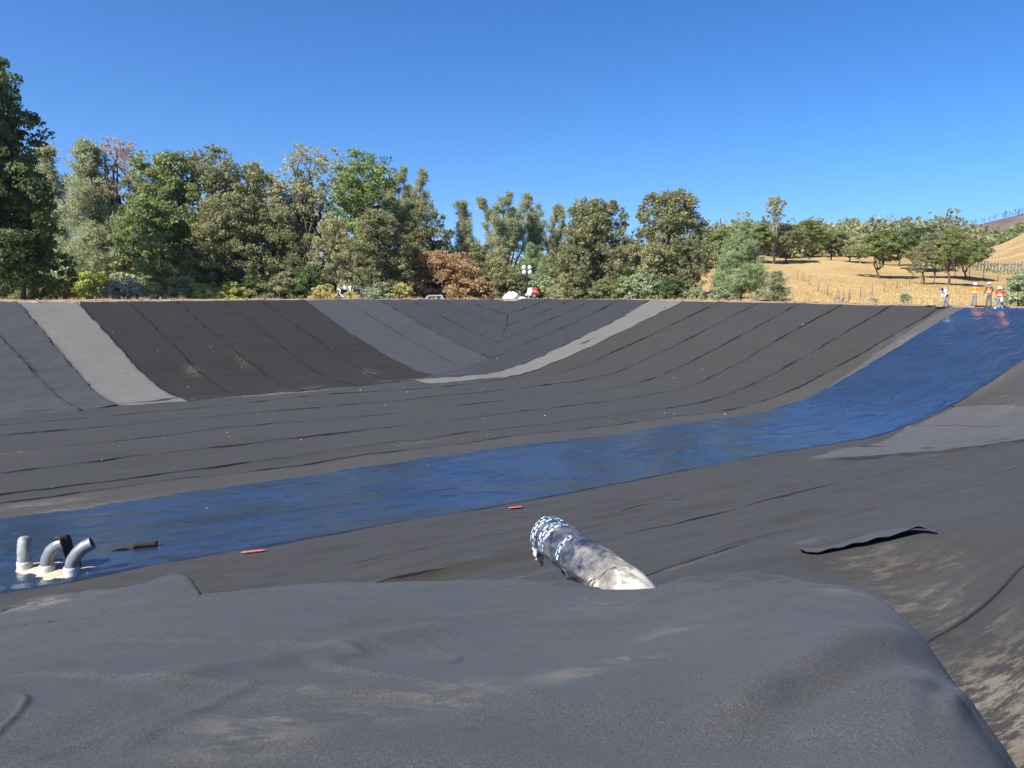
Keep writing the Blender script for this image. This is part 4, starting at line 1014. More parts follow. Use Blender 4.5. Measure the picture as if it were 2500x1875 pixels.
for i, (px, py) in enumerate(scr):
    p = hit(px, py); o = sc0 if i == 0 else sc0.copy()
    if i: COL.objects.link(o)
    s_ = max(.008, p[1] * .0012) * random.uniform(.5, 1.3); o.scale = (s_, s_, s_); o.rotation_euler = (random.uniform(-.3, .3), random.uniform(-.3, .3), random.uniform(0, 6))
    o.location = (p[0], p[1], float(H(p[0], p[1])) + .09 + s_ * .1)
    tag(o, 'tiny pale scrap lying on the dark felt', 'scrap', 'tiny pale scraps scattered over the felt')

# ================================================================== BIG WRAPPED PIPE
def wrapped_mat():
    m, nt, b = newmat('mud_smeared_wrap'); uv = nt.nodes.new('ShaderNodeUVMap').outputs[0]
    sep = nt.nodes.new('ShaderNodeSeparateXYZ'); L(nt, uv, sep.inputs[0]); v = sep.outputs[1]; u = sep.outputs[0]
    c = coords(nt)
    n = noise(nt, c, 7, 8, .7); n2 = noise(nt, coords(nt, (1, 1, 1)), 2.6, 6, .65)
    base = ramp(nt, n, [(.36, (.012, .014, .022)), (.5, (.045, .05, .066)), (.68, (.14, .135, .13))])
    # clay wash grows toward the buried end
    mud = math_(nt, 'ADD', math_(nt, 'MULTIPLY', math_(nt, 'SUBTRACT', 1.0, v), 1.05), math_(nt, 'MULTIPLY', math_(nt, 'SUBTRACT', n2, .5), 1.6))
    base = mix(nt, ramp(nt, mud, [(.62, 0.), (.95, .7)]), base, (.28, .245, .19))
    base = mix(nt, ramp(nt, mud, [(.96, 0.), (1.04, 1.)]), base, (.36, .345, .30))
    # printed tape : pale blue dashes in bands near the mouth
    br = nt.nodes.new('ShaderNodeTexBrick'); br.offset = .5; br.inputs['Scale'].default_value = 1.0
    mp = nt.nodes.new('ShaderNodeMapping'); mp.inputs['Scale'].default_value = (11, 17, 1); L(nt, uv, mp.inputs[0]); L(nt, mp.outputs[0], br.inputs['Vector'])
    br.inputs['Color1'].default_value = (1, 1, 1, 1); br.inputs['Color2'].default_value = (.75, .75, .75, 1); br.inputs['Mortar'].default_value = (0, 0, 0, 1)
    br.inputs['Mortar Size'].default_value = .11; br.inputs['Brick Width'].default_value = .8; br.inputs['Row Height'].default_value = .5; br.inputs['Mortar Smooth'].default_value = .02
    mp2 = nt.nodes.new('ShaderNodeMapping'); mp2.inputs['Scale'].default_value = (44, 15, 1); L(nt, uv, mp2.inputs[0])
    glyph = ramp(nt, noise(nt, mp2.outputs[0], 1.6, 2, .5), [(.40, 0.), (.47, 1.)])
    vv = math_(nt, 'ADD', v, math_(nt, 'MULTIPLY', math_(nt, 'SINE', math_(nt, 'MULTIPLY', u, 6.283)), .012))
    def band(a, b_): return math_(nt, 'MULTIPLY', math_(nt, 'GREATER_THAN', vv, a), math_(nt, 'LESS_THAN', vv, b_))
    bd = math_(nt, 'ADD', band(.90, .99), band(.775, .86))
    gate = math_(nt, 'MULTIPLY', math_(nt, 'GREATER_THAN', u, .30), math_(nt, 'LESS_THAN', u, .52))
    bd = math_(nt, 'ADD', bd, math_(nt, 'MULTIPLY', band(.585, .635), gate))
    gate2 = math_(nt, 'MULTIPLY', math_(nt, 'GREATER_THAN', u, .56), math_(nt, 'LESS_THAN', u, .63))
    bd = math_(nt, 'ADD', bd, math_(nt, 'MULTIPLY', band(.50, .56), gate2))
    f = math_(nt, 'MULTIPLY', math_(nt, 'MULTIPLY', bd, br.outputs['Color']), math_(nt, 'ADD', math_(nt, 'MULTIPLY', glyph, .75), .2))
    base = mix(nt, math_(nt, 'MINIMUM', f, 1.0), base, (.52, .68, .84))
    L(nt, base, b.inputs['Base Color'])
    L(nt, ramp(nt, mud, [(.5, .22), (.8, .8)]), b.inputs['Roughness']); b.inputs['Specular IOR Level'].default_value = .6
    n1 = bump(nt, None, noise(nt, c, 3.5, 4, .5), .05, .8); bump(nt, b, n, .02, .6, n1)
    return m
WM = wrapped_mat()
X0, Z0 = atY(1540, 7.5, 1448); X1, Z1 = atY(1328, 8.95, 1298)
a0 = np.array([X0, 7.5, Z0]); a1 = np.array([X1, 8.95, Z1]); ax = a1 - a0; Lp = np.linalg.norm(ax); ax /= Lp
PRB = .235
e = empty('wrapped_pipe', tuple(a0), 0, 'large plastic-wrapped pipe sticking out of the mound, white clay at its foot', 'pipe')
uu = np.cross(ax, (0, 0, 1.)); uu /= np.linalg.norm(uu); ww = np.cross(uu, ax)
nr, na = 90, 72; V = []; UV = []
for i in range(nr):
    f = i / (nr - 1); l = -.8 + (Lp + .8) * f
    for k in range(na + 1):
        a = 2 * math.pi * k / na
        r_ = PRB * (1 + .05 * max(0, 1 - f * 1.8)) 
        r_ += .010 * float(1 - abs(fbm(np.array(math.cos(a) * 1.5 + l * 3), np.array(math.sin(a) * 1.5 + l * 1.2), 301, 2)) * 2.5) + .006 * math.sin(3 * a + 9 * l)
        if abs(f - .86) < .012 or abs(f - .62) < .01: r_ += .008
        if f > .955: r_ *= 1 - .22 * ((f - .955) / .045) ** 2
        V.append(ax * l + r_ * (math.cos(a) * uu + math.sin(a) * ww) - np.array([0, 0, .45 * max(0, -l)])); UV.append((k / na, max(0, l / Lp)))
F_ = [(i * (na + 1) + k, i * (na + 1) + k + 1, (i + 1) * (na + 1) + k + 1, (i + 1) * (na + 1) + k) for i in range(nr - 1) for k in range(na)]
c0 = len(V)
for f_, dl in ((.45, .035), (.0, .04)):
    for k in range(na + 1):
        a = 2 * math.pi * k / na; V.append(ax * (Lp + dl + .008 * math.sin(5 * a)) + PRB * max(f_, .01) * (math.cos(a) * uu + math.sin(a) * ww)); UV.append((k / na, 1.0 + .03))
top0 = (nr - 1) * (na + 1)
F_ += [(top0 + k, top0 + k + 1, c0 + k + 1, c0 + k) for k in range(na)] + [(c0 + k, c0 + k + 1, c0 + na + 2 + k, c0 + na + 1 + k) for k in range(na)]
mbp = MB(); mbp.add(V, F_); o = mbp.build('barrel', WM, e)
ul = o.data.uv_layers.new(name='UVMap')
for lp in o.data.loops: ul.data[lp.index].uv = UV[lp.vertex_index]
# torn shreds of film under the mouth and midway
def shred(name, l, a, ln, w_, mat, drop):
    base = ax * l + PRB * .99 * (math.cos(a) * uu + math.sin(a) * ww); V = []; r = np.random.default_rng(int(l * 100 + a * 10))
    n = 9
    for i in range(n):
        f = i / (n - 1); ww_ = w_ * (1 - .8 * f ** 1.5)
        p_ = base + np.array([r.uniform(-.01, .01), r.uniform(-.01, .01), 0]) + np.array([drop[0], drop[1], drop[2]]) * ln * f
        for k in (-1, 0, 1): V.append(p_ + ax * k * ww_ / 2 + np.array([0, .012 * k * math.sin(i), .01 * math.sin(i * 2)]))
    m_ = MB(); m_.add(V, [(i * 3 + j, i * 3 + j + 1, (i + 1) * 3 + j + 1, (i + 1) * 3 + j) for i in range(n - 1) for j in range(2)])
    o = m_.build(name, mat, e); md = o.modifiers.new('t', 'SOLIDIFY'); md.thickness = .004
M['film'] = plain('black_film', (.015, .016, .02), .25, scale=9, bmp=.01)
M['blueprint'] = plain('pale_blue_film', (.55, .62, .68), .5, var=.4, scale=20)
# find underside angle
angs = np.linspace(0, 2 * math.pi, 200); zz = [(math.cos(a) * uu + math.sin(a) * ww)[2] for a in angs]; und = angs[int(np.argmin(zz))]
frt = [(math.cos(a) * uu + math.sin(a) * ww)[1] for a in angs]; fr_ = angs[int(np.argmin(frt))]
shred('film_shred', Lp * .93, und * .7 + fr_ * .3, .15, .16, M['film'], (.1, -.1, -1))
shred('film_shred', Lp * .96, und * .55 + fr_ * .45, .13, .10, M['blueprint'], (.15, -.1, -1))
shred('film_shred', Lp * .74, und, .14, .13, M['film'], (.1, -.05, -1))
shred('film_shred', Lp * .36, und, .42, .17, M['blueprint'], (.35, -.1, -.75))
# folds / ties crossing the wrap
for (l0, l1, ph) in ((.10, .30, .4), (.18, .50, 1.2), (.30, .42, 2.4)):
    m_ = MB(); pts = []
    for k in range(28):
        f = k / 27; a = fr_ + ph - 1.4 + 2.6 * f; l = Lp * (l0 + (l1 - l0) * f)
        pts.append(ax * l + (PRB * 1.045 + .008) * (math.cos(a) * uu + math.sin(a) * ww))
    m_.tube(pts, .0055, 6); m_.build('wrap_crease', plain('mud_cord', (.16, .14, .12), .6), e)
# clay at the pipe foot
M['clay'] = plain('white_clay', (.46, .43, .36), .9, scale=9, bmp=.06, var=.18)
patch('clay_heap', plan=[(X0 - .42, 7.65), (X0 - .42, 7.3), (X0 - .22, 7.05), (X0 + .05, 6.95), (X0 + .30, 7.1), (X0 + .36, 7.4), (X0 + .2, 7.7), (X0 - .2, 7.8)], pxs=[(1396, 1430), (1430, 1443), (1470, 1449), (1510, 1449), (1500, 1436), (1450, 1428), (1420, 1425)], label='whitish clay packed round the foot of the big wrapped pipe', cat='clay', mat=M['clay'], hgt=.07, seed=8)
# small dark stub pipe beneath
e2p = (.93, 8.28); e = empty('stub_pipe', (e2p[0], e2p[1], float(H(*e2p)) + .22), R(170), 'short black stub pipe in the shade under the big wrapped pipe', 'pipe')
m_ = MB(); m_.tube([(0, 0, 0), (.32, 0, .02)], [.075, .075], 18, cap=False); o = m_.build('tube', M['film'], e); md = o.modifiers.new('t', 'SOLIDIFY'); md.thickness = .01

# ================================================================== PEOPLE
def skin_obj(name, nodes, edges, mat, parent, sub=2, root=0):
    """nodes: list of ((x,y,z),(rx,ry))"""
    me = bpy.data.meshes.new(name); me.from_pydata([n[0] for n in nodes], edges, [])
    o = bpy.data.objects.new(name, me); COL.objects.link(o)
    if parent is not None: o.parent = parent
    md = o.modifiers.new('skin', 'SKIN'); md.use_smooth_shade = True
    for v, n in zip(me.skin_vertices[0].data, nodes): v.radius = n[1] if isinstance(n[1], tuple) else (n[1], n[1])
    me.skin_vertices[0].data[root].use_root = True
    sb = o.modifiers.new('sub', 'SUBSURF'); sb.levels = sub; sb.render_levels = sub
    me.materials.append(mat); return o
SK = {'tan': plain('tan_skin', (.35, .19, .12), .55)}
M['bootm'] = plain('dark_boots', (.05, .045, .04), .7)
def person(loc, rz, label, hgt, hip, kn, ft, chest, neck, head, el, wr, jacket, trousers, hat, vest=None, hair=(.03, .02, .015), stripes=True, boots='bootm', hatstyle='hard', vestopen=False):
    """joints in a 1.75 m figure frame; x = to the figure's left hand, -y = forward"""
    e = empty('person', loc, rz, label, 'person', None); k = hgt / 1.75; e.scale = (k, k, k)
    hipc = np.array(hip); ch = np.array(chest); nk = np.array(neck); hd = np.array(head)
    up = hd - nk; up /= np.linalg.norm(up)
    sh = [nk + np.array([sx * .19, 0, -.045]) for sx in (-1, 1)]
    hp = [hipc + np.array([sx * .095, 0, -.03]) for sx in (-1, 1)]
    N = [(tuple(hipc), (.145, .11)), (tuple((hipc + ch) / 2), (.135, .10)), (tuple(ch), (.165, .115)), (tuple(nk), (.06, .06)), (tuple(nk + up * .08), (.055, .06)), (tuple(hd - up * .03), (.073, .088)), (tuple(hd + up * .07), (.072, .085))]
    E = [(0, 1), (1, 2), (2, 3), (3, 4), (4, 5), (5, 6)]
    def add(p_, r_, frm): N.append((tuple(p_), r_)); E.append((frm, len(N) - 1)); return len(N) - 1
    fwd = np.array([0, -1., 0]); fw = fwd - up * fwd.dot(up); fw /= np.linalg.norm(fw)
    add(hd + fw * .10 - up * .02, (.014, .018), 5)          # nose
    for s_ in (-1, 1): add(hd + np.array([s_ * .085, .01, 0]), (.01, .02), 5)   # ears
    for i in (0, 1):
        a = add(sh[i], .055, 2); b2 = add(el[i], .042, a); c2 = add(wr[i], .028, b2)
        wv = np.array(wr[i], float); dv = wv - np.array(el[i]); dv /= np.linalg.norm(dv)
        pm = add(wv + dv * .07, (.022, .040), c2); side = np.cross(dv, (0, 1, 0)); side = side / (np.linalg.norm(side) + 1e-6); acr = np.cross(dv, side)
        for q, ln_ in ((-1.5, .065), (-.5, .08), (.5, .075), (1.5, .055)):
            f1 = add(wv + dv * .10 + acr * q * .019, .009, pm); add(wv + dv * (.10 + ln_) + acr * q * .021 + side * .015, .007, f1)
        add(wv + dv * .06 + acr * -.055, .010, pm)
        a = add(hp[i], .085, 0); b2 = add(kn[i], .058, a); c2 = add(np.array(ft[i]) + [0, .01, .08], .040, b2); add(np.array(ft[i]) + [0, -.15, .04], .034, c2)
    skin_obj('body', N, E, SK['tan'], e)
    # trousers
    T = [(tuple(hipc + [0, 0, .03]), (.165, .13)), (tuple(hipc + [0, 0, -.06]), (.16, .13))]; TE = [(0, 1)]
    for i in (0, 1):
        T.append((tuple(hp[i] + [0, 0, -.08]), .10)); a = len(T) - 1; TE.append((1, a))
        T.append((tuple(kn[i]), .078)); TE.append((a, a + 1)); T.append((tuple(np.array(ft[i]) + [0, .01, .09]), .072)); TE.append((a + 1, a + 2))
    skin_obj('trousers', T, TE, trousers, e)
    J = [(tuple(hipc + [0, 0, .02]), (.17, .135)), (tuple((hipc + ch) / 2), (.165, .13)), (tuple(ch), (.19, .14)), (tuple(nk - up * .01), (.075, .075))]; JE = [(0, 1), (1, 2), (2, 3)]
    for i in (0, 1):
        J.append((tuple(sh[i]), .072)); a = len(J) - 1; JE.append((2, a)); J.append((tuple(el[i]), .058)); JE.append((a, a + 1)); J.append((tuple(wr[i]), .045)); JE.append((a + 1, a + 2))
    jk = skin_obj('jacket', J, JE, jacket, e)
    if vest:
        Vn = [(tuple(hipc + [0, 0, .06]), (.185, .15)), (tuple((hipc + ch) / 2), (.18, .145)), (tuple(ch), (.205, .153)), (tuple(nk - up * .05), (.13, .10))]
        skin_obj('vest', Vn, [(0, 1), (1, 2), (2, 3)], vest, e)
    if stripes:
        bm_ = MB(); axis = ch - hipc; axis /= np.linalg.norm(axis)
        mt_ = Matrix.Translation(hipc + axis * .14) @ Vector(axis).to_track_quat('Z', 'Y').to_matrix().to_4x4() @ Matrix.Diagonal((1.06, .84, 1, 1))
        bm_.lathe([(.182, -.03), (.187, 0), (.187, .025), (.182, .05)], 20, mt_)
        bm_.build('reflective_band', REFL, e)
    for i in (0, 1):
        b3 = MB(); f_ = np.array(ft[i], float)
        b3.tube([f_ + [0, .07, .05], f_ + [0, 0, .055], f_ + [0, -.1, .045], f_ + [0, -.19, .035], f_ + [0, -.22, .03]], [.035, .052, .05, .042, .02], 10)
        b3.tube([f_ + [0, .01, .04], f_ + [0, .01, .14]], [.052, .056], 10); b3.build('boot', M[boots] if isinstance(boots, str) else boots, e)
    # hair cap under the hat
    qh = Vector(up).to_track_quat('Z', 'Y').to_matrix().to_4x4()
    hb = MB(); hb.lathe([(.088, 0), (.093, .03), (.088, .075), (.065, .11), (.02, .13)], 16, Matrix.Translation(hd + up * .0 + np.array([0, .018, 0])) @ qh); hb.build('hair', plain('dark_hair', hair, .8), e)
    if hat is not None:
        h_ = MB(); tm = Matrix.Translation(hd + up * .055) @ qh
        if hatstyle == 'hard':
            h_.lathe([(.135, -.012), (.137, -.004), (.118, .004), (.118, .04), (.105, .085), (.075, .115), (.03, .13)], 20, tm)
            h_.box(tuple(hd + up * .175), (.025, .2, .02), bev=.006)
        else: h_.lathe([(.19, -.02), (.195, -.01), (.11, .01), (.108, .06), (.09, .09), (.03, .10)], 20, tm)
        h_.build('hard_hat' if hatstyle == 'hard' else 'sun_hat', hat, e)
    # face: eyes, mouth
    fm_ = MB()
    for s_ in (-1, 1): fm_.box(tuple(hd + np.array([s_ * .032, 0, 0]) + fw * .083 + up * .015), (.02, .012, .01))
    fm_.box(tuple(hd + fw * .085 - up * .06), (.045, .01, .008)); fm_.build('eyes_and_mouth', plain('dark_features', (.05, .03, .03), .6), e)
    return e
REFL = plain('reflective_tape', (.85, .78, .35), .35)
OR = plain('hi_vis_orange', (.95, .20, .015), .7); RED = plain('red_sleeve', (.62, .03, .02), .75); WHT = plain('white_cloth', (.8, .8, .82), .8)
GREYT = plain('grey_work_trousers', (.17, .17, .18), .85, scale=5, var=.35); DK = plain('dark_hoodie', (.055, .045, .055), .9); JEAN = plain('blue_jeans', (.12, .17, .27), .85, var=.25)
HW = plain('white_hard_hat', (.85, .86, .88), .35); HL = plain('lilac_hard_hat', (.55, .45, .60), .4); HT = plain('tan_straw_hat', (.62, .55, .44), .8)
def rimpt(px, sv):
    # walk out along the view ray until the strip coordinate reaches sv
    d = ray(px, HOR); Y = np.linspace(40, 80, 2000); X = d[0] / d[1] * Y; s, t = st(X, Y); j = int(np.argmin(np.abs(sdf(s, t) - sv)))
    return (float(X[j]), float(Y[j]), float(H(X[j], Y[j])) + .0)
# bending worker, faces left
p = rimpt(2312, 19.6)
person(p, R(-75), 'worker bending over at the rim, white and orange back turned up, hands at knees', 1.75, (0, .10, .92), [(-.10, -.02, .50), (.13, -.06, .50)], [(-.12, .0, 0), (.15, .10, 0)],
       (0, -.12, 1.22), (0, -.27, 1.36), (0, -.42, 1.38), [(-.2, -.16, 1.05), (.2, -.18, 1.05)], [(-.10, -.28, .80), (.12, -.30, .80)], WHT, GREYT, None, vest=OR)
p = rimpt(2381, 20.6)
person(p, R(-35), 'worker standing in an orange hi-vis jacket and white hard hat, arms at sides', 1.74, (0, 0, .93), [(-.11, -.02, .50), (.11, .0, .50)], [(-.13, 0, 0), (.14, .02, 0)],
       (0, 0, 1.27), (0, .0, 1.46), (0, -.015, 1.62), [(-.27, .03, 1.17), (.27, .03, 1.17)], [(-.29, -.03, .90), (.29, -.03, .90)], OR, GREYT, HW, vest=None)
p = rimpt(2417, 20.2)
person(p, R(-70), 'worker in dark hoodie and open orange vest with lilac hard hat, facing left', 1.80, (0, 0, .95), [(-.10, -.03, .51), (.10, .03, .51)], [(-.12, -.05, 0), (.13, .06, 0)],
       (0, -.02, 1.29), (0, -.03, 1.48), (0, -.06, 1.64), [(-.27, -.02, 1.19), (.25, .02, 1.18)], [(-.27, -.20, .95), (.20, -.14, 1.0)], DK, plain('dark_grey_trousers', (.09, .095, .11), .85, var=.35), HL, vest=OR)
p = rimpt(2444, 19.4)
p4 = person(p, R(-62), 'shortest worker in red sleeves, orange vest, jeans and tan sun hat at right', 1.60, (0, 0, .93), [(-.14, -.08, .50), (.14, .04, .50)], [(-.22, -.10, 0), (.20, .08, 0)],
       (0, -.03, 1.25), (0, -.05, 1.44), (0, -.09, 1.59), [(-.25, .0, 1.15), (.28, .05, 1.15)], [(-.18, -.14, .95), (.22, -.10, .93)], RED, JEAN, HT, vest=OR, hatstyle='sun', boots=plain('pale_boots', (.6, .58, .55), .8))
m_ = MB(); m_.tube([(0, 0, 0), (.01, -.01, -.12), (-.01, 0, -.26), (.02, 0, -.38)], [.03, .075, .085, .05], 10)
o = m_.build('white_cloth', WHT); pp = np.array(p); o.location = (pp[0] - .05, pp[1] - .28, pp[2] + .86); tag(o, 'white rag hanging from the waist of the worker in jeans', 'cloth')
# dark mats at their feet; the rightmost is laid as a worker's cast shadow
def mat_or_shadow(px, d_, label, w_, l_, rz):
    q = rimpt(px, d_); m_ = MB(); V = []
    for i in range(8):
        for j in range(6):
            V.append(((i / 7 - .5) * l_ * (1 - .2 * math.sin(j)), (j / 5 - .5) * w_, .03 + .03 * math.sin(i * 1.3 + j)))
    m_.add(V, [(i * 6 + j, i * 6 + j + 1, (i + 1) * 6 + j + 1, (i + 1) * 6 + j) for i in range(7) for j in range(5)])
    o = m_.build('offcut_or_shadow', M['black']); o.location = (q[0], q[1], q[2] + .03); o.rotation_euler = (0, 0, rz); md = o.modifiers.new('t', 'SOLIDIFY'); md.thickness = .02
    tag(o, label, 'felt scrap')
mat_or_shadow(2304, 19.3, 'crumpled black offcut at the feet of the bending worker', .5, .9, .2)
mat_or_shadow(2398, 20.3, 'black sheet laid as a cast shadow on the ground between the orange-jacketed worker and the dark one', .4, .8, -.5)
mat_or_shadow(2277, 19.5, 'black offcut curled on the rim left of the bending worker', .3, .7, .1)

# ================================================================== LIGHT TOWER, BAGS, PICKUP, TRAILER
RP = plain('red_shroud', (.68, .03, .03), .4); WP = plain('white_shroud', (.82, .80, .74), .4); BK = plain('black_steel', (.02, .02, .022), .5); TY = plain('tyre_rubber', (.025, .025, .025), .9)
GLS = plain('lamp_glass', (.62, .70, .74), .12, var=.1)
Yt = 91.5; xt, _ = atY(1297, Yt); gt = float(outer(np.array(xt), np.array(Yt)))
_, zb_ = atY(1297, Yt, 728.5); 
e = empty('light_tower', (xt, Yt, zb_), R(8), 'trailer light tower with four round lamps and a red and white generator', 'light tower')
def m1(name, fn, mat, par=e, smooth=False):
    m_ = MB(); fn(m_); return m_.build(name, mat, par, smooth)
m1('white_hood', lambda m_: m_.add([(-.62, -.45, .35), (.05, -.45, .35), (.05, .45, .35), (-.62, .45, .35), (-.36, -.40, 1.22), (.05, -.40, 1.24), (.05, .40, 1.24), (-.36, .40, 1.22)], [(0, 3, 2, 1), (4, 5, 6, 7), (0, 1, 5, 4), (1, 2, 6, 5), (2, 3, 7, 6), (3, 0, 4, 7)]), WP)
m1('red_hood', lambda m_: (m_.add([(.053, -.45, .38), (.82, -.45, .38), (.82, .45, .38), (.053, .45, .38), (.053, -.40, 1.24), (.62, -.40, 1.20), (.62, .40, 1.20), (.053, .40, 1.24)], [(0, 3, 2, 1), (4, 5, 6, 7), (0, 1, 5, 4), (1, 2, 6, 5), (2, 3, 7, 6), (3, 0, 4, 7)]), m_.box((.80, 0, .62), (.12, .8, .35), bev=.03)), RP)
m1('panel_stripe', lambda m_: (m_.box((.34, -.446, .74), (.42, .02, .09)), m_.box((.30, -.436, .92), (.30, .02, .03))), WP)
wh = m1('wheel', lambda m_: m_.lathe([(.30, -.09), (.33, -.05), (.33, .05), (.30, .09)], 22, Matrix.Translation((.25, -.55, .33)) @ Matrix.Rotation(math.pi / 2, 4, 'X')), TY)
m1('rim', lambda m_: m_.lathe([(.17, -.10), (.18, .0), (.15, .10), (.03, .105)], 18, Matrix.Translation((.25, -.565, .33)) @ Matrix.Rotation(math.pi / 2, 4, 'X')), plain('silver_rim', (.5, .5, .5), .4, .6), wh)
m1('wheel', lambda m_: m_.lathe([(.30, -.09), (.33, -.05), (.33, .05), (.30, .09)], 22, Matrix.Translation((.25, .55, .33)) @ Matrix.Rotation(math.pi / 2, 4, 'X')), TY)
m1('fender', lambda m_: m_.tube([(-.12, -.55, .42), (0, -.55, .66), (.25, -.55, .73), (.50, -.55, .66), (.62, -.55, .42)], .045, 6), BK)
m1('chassis', lambda m_: (m_.box((.0, 0, .30), (1.7, .7, .08)), m_.box((-1.35, 0, .30), (1.3, .09, .09)), m_.box((-1.95, 0, .18), (.07, .07, .4)), m_.box((.9, 0, .2), (.07, .07, .45)), m_.box((-.6, -.6, .2), (.06, .06, .4))), BK)
mast = m1('mast', lambda m_: (m_.box((-.52, 0, 1.7), (.13, .13, 2.6)), m_.box((-.52, 0, 3.2), (.09, .09, 1.9)), m_.box((-.52, .0, .9), (.22, .2, .4))), BK)
_, ztop_ = atY(1288, Yt, 652); tz = ztop_ - zb_
m1('mast_top', lambda m_: (m_.box((-.52, 0, (3.9 + tz) / 2), (.07, .07, tz - 3.7)), m_.box((-.52, 0, tz - .08), (.62, .06, .06)), m_.box((-.52, 0, tz - .60), (.62, .06, .06))), BK)
for (dx, dz) in ((-.37, 0.02), (.33, 0.02), (-.33, -.53), (.37, -.53)):
    lm_ = m1('lamp', lambda m_: m_.lathe([(.08, .22), (.20, .12), (.245, .02), (.25, 0)], 24, Matrix.Translation((-.52 + dx, -.05, tz - .08 + dz)) @ Matrix.Rotation(R(90 + 6), 4, 'X') @ Matrix.Diagonal((1, 1, -1, 1))), WP, smooth=True)
    m1('lens', lambda m_: m_.lathe([(.235, 0), (.22, .012), (.12, .03), (.02, .036)], 24, Matrix.Translation((-.52 + dx, -.055, tz - .08 + dz)) @ Matrix.Rotation(R(90 + 6), 4, 'X')), GLS, lm_, smooth=True)
M['tarp'] = plain('white_plastic_bags', (.78, .79, .80), .5, bmp=.03)
for (px, w_, h_, py, lb) in ((1249, 1.9, .62, 727.5, 'crumpled white plastic heap lying left of the light tower'), (1273, .9, .2, 728.5, 'small flat white bag by the light tower drawbar')):
    x_, z_ = atY(px, 90.5, py); r = np.random.default_rng(px); V = []; nu_, nv_ = 28, 10
    m_ = MB()
    for j in range(nv_):
        f = j / (nv_ - 1)
        for i in range(nu_):
            a = 2 * math.pi * i / nu_; q = (1 + .28 * float(fbm(np.array(math.cos(a) * 2 + f * 2), np.array(math.sin(a) * 2), px, 3)))
            V.append((math.cos(a) * w_ / 2 * q * math.cos(f * 1.5), math.sin(a) * w_ * .4 * q * math.cos(f * 1.5), h_ * math.sin(f * 1.57) * (1 + .3 * math.sin(a * 2 + 1)) - .05))
    m_.add(V, [(j * nu_ + i, j * nu_ + (i + 1) % nu_, (j + 1) * nu_ + (i + 1) % nu_, (j + 1) * nu_ + i) for j in range(nv_ - 1) for i in range(nu_)] + [tuple((nv_ - 1) * nu_ + i for i in range(nu_))])
    o = m_.build('plastic_heap', M['tarp']); o.location = (x_, 90.5, z_); tag(o, lb, 'plastic bags')
# mound of earth under the tower so that trailer and bags stand on ground
# pickup: only the roof shows above the bank
Yp = 90.5; xp, zr_ = atY(1066, Yp, 719.5); gp = float(outer(np.array(xp), np.array(Yp))) 
CAR = plain('silver_grey_paint', (.42, .44, .45), .3, .3, var=.05); GL = plain('dark_car_glass', (.03, .04, .05), .08)
e = empty('pickup_truck', (xp, Yp, zr_ - 1.80), R(0), 'silver-grey pickup behind the bank, only its cab roof visible', 'pickup')
def prism(m_, prof, y0, y1):
    n = len(prof); V = [(x_, y0, z_) for x_, z_ in prof] + [(x_, y1, z_) for x_, z_ in prof]
    m_.add(V, [tuple(range(n)), tuple(range(2 * n - 1, n - 1, -1))] + [(i, n + i, n + (i + 1) % n, (i + 1) % n) for i in range(n)])
m1('body', lambda m_: prism(m_, [(-2.7, .45), (2.7, .45), (2.7, .95), (2.55, 1.08), (-.9, 1.12), (-2.3, 1.08), (-2.65, .9)], -.95, .95), CAR, e)
m1('cab', lambda m_: prism(m_, [(-1.55, 1.12), (-.98, 1.70), (-.85, 1.76), (.55, 1.80), (.72, 1.74), (.95, 1.12)], -.80, .80), CAR, e)
m1('side_window', lambda m_: prism(m_, [(-1.15, 1.18), (-.82, 1.62), (-.15, 1.66), (-.15, 1.18)], -.815, -.79), GL, e)
m1('side_window', lambda m_: prism(m_, [(-.05, 1.18), (-.05, 1.66), (.55, 1.66), (.72, 1.18)], -.815, -.79), GL, e)
m1('windscreen', lambda m_: m_.add([(-1.50, -.7, 1.19), (-1.50, .7, 1.19), (-1.03, .66, 1.67), (-1.03, -.66, 1.67)], [(0, 1, 2, 3)]), GL, e).location.x = -.03
for wx in (-1.75, 1.7):
    for wy in (-.86, .86): m1('wheel', lambda m_: m_.lathe([(.34, -.12), (.38, -.07), (.38, .07), (.34, .12)], 20, Matrix.Translation((wx, wy, .38)) @ Matrix.Rotation(math.pi / 2, 4, 'X')), TY, e)
# white travel trailer half hidden in the shrubs
Yw = 96.; xw, zt_ = atY(866, Yw, 696); 
e = empty('travel_trailer', (xw, Yw, zt_ - 2.55), R(6), 'white travel trailer half hidden behind the shrubs under the oaks', 'trailer')
m1('body', lambda m_: m_.box((0, 0, 1.45), (4.4, 2.1, 2.1), bev=.18), WP, e)
for wx in (-1.2, .3): m1('window', lambda m_: m_.box((wx, -1.06, 1.75), (.8, .05, .55), bev=.012), GL, e)
m1('door', lambda m_: m_.box((1.45, -1.06, 1.35), (.65, .04, 1.7), bev=.01), plain('cream_door', (.6, .58, .5), .5), e)
m1('trim_band', lambda m_: m_.box((0, -1.062, 1.05), (4.1, .02, .12)), plain('brown_trim', (.2, .13, .09), .5), e)
for wy in (-.95, .95): m1('wheel', lambda m_: m_.lathe([(.30, -.1), (.34, -.06), (.34, .06), (.30, .1)], 18, Matrix.Translation((0, wy, .34)) @ Matrix.Rotation(math.pi / 2, 4, 'X')), TY, e)

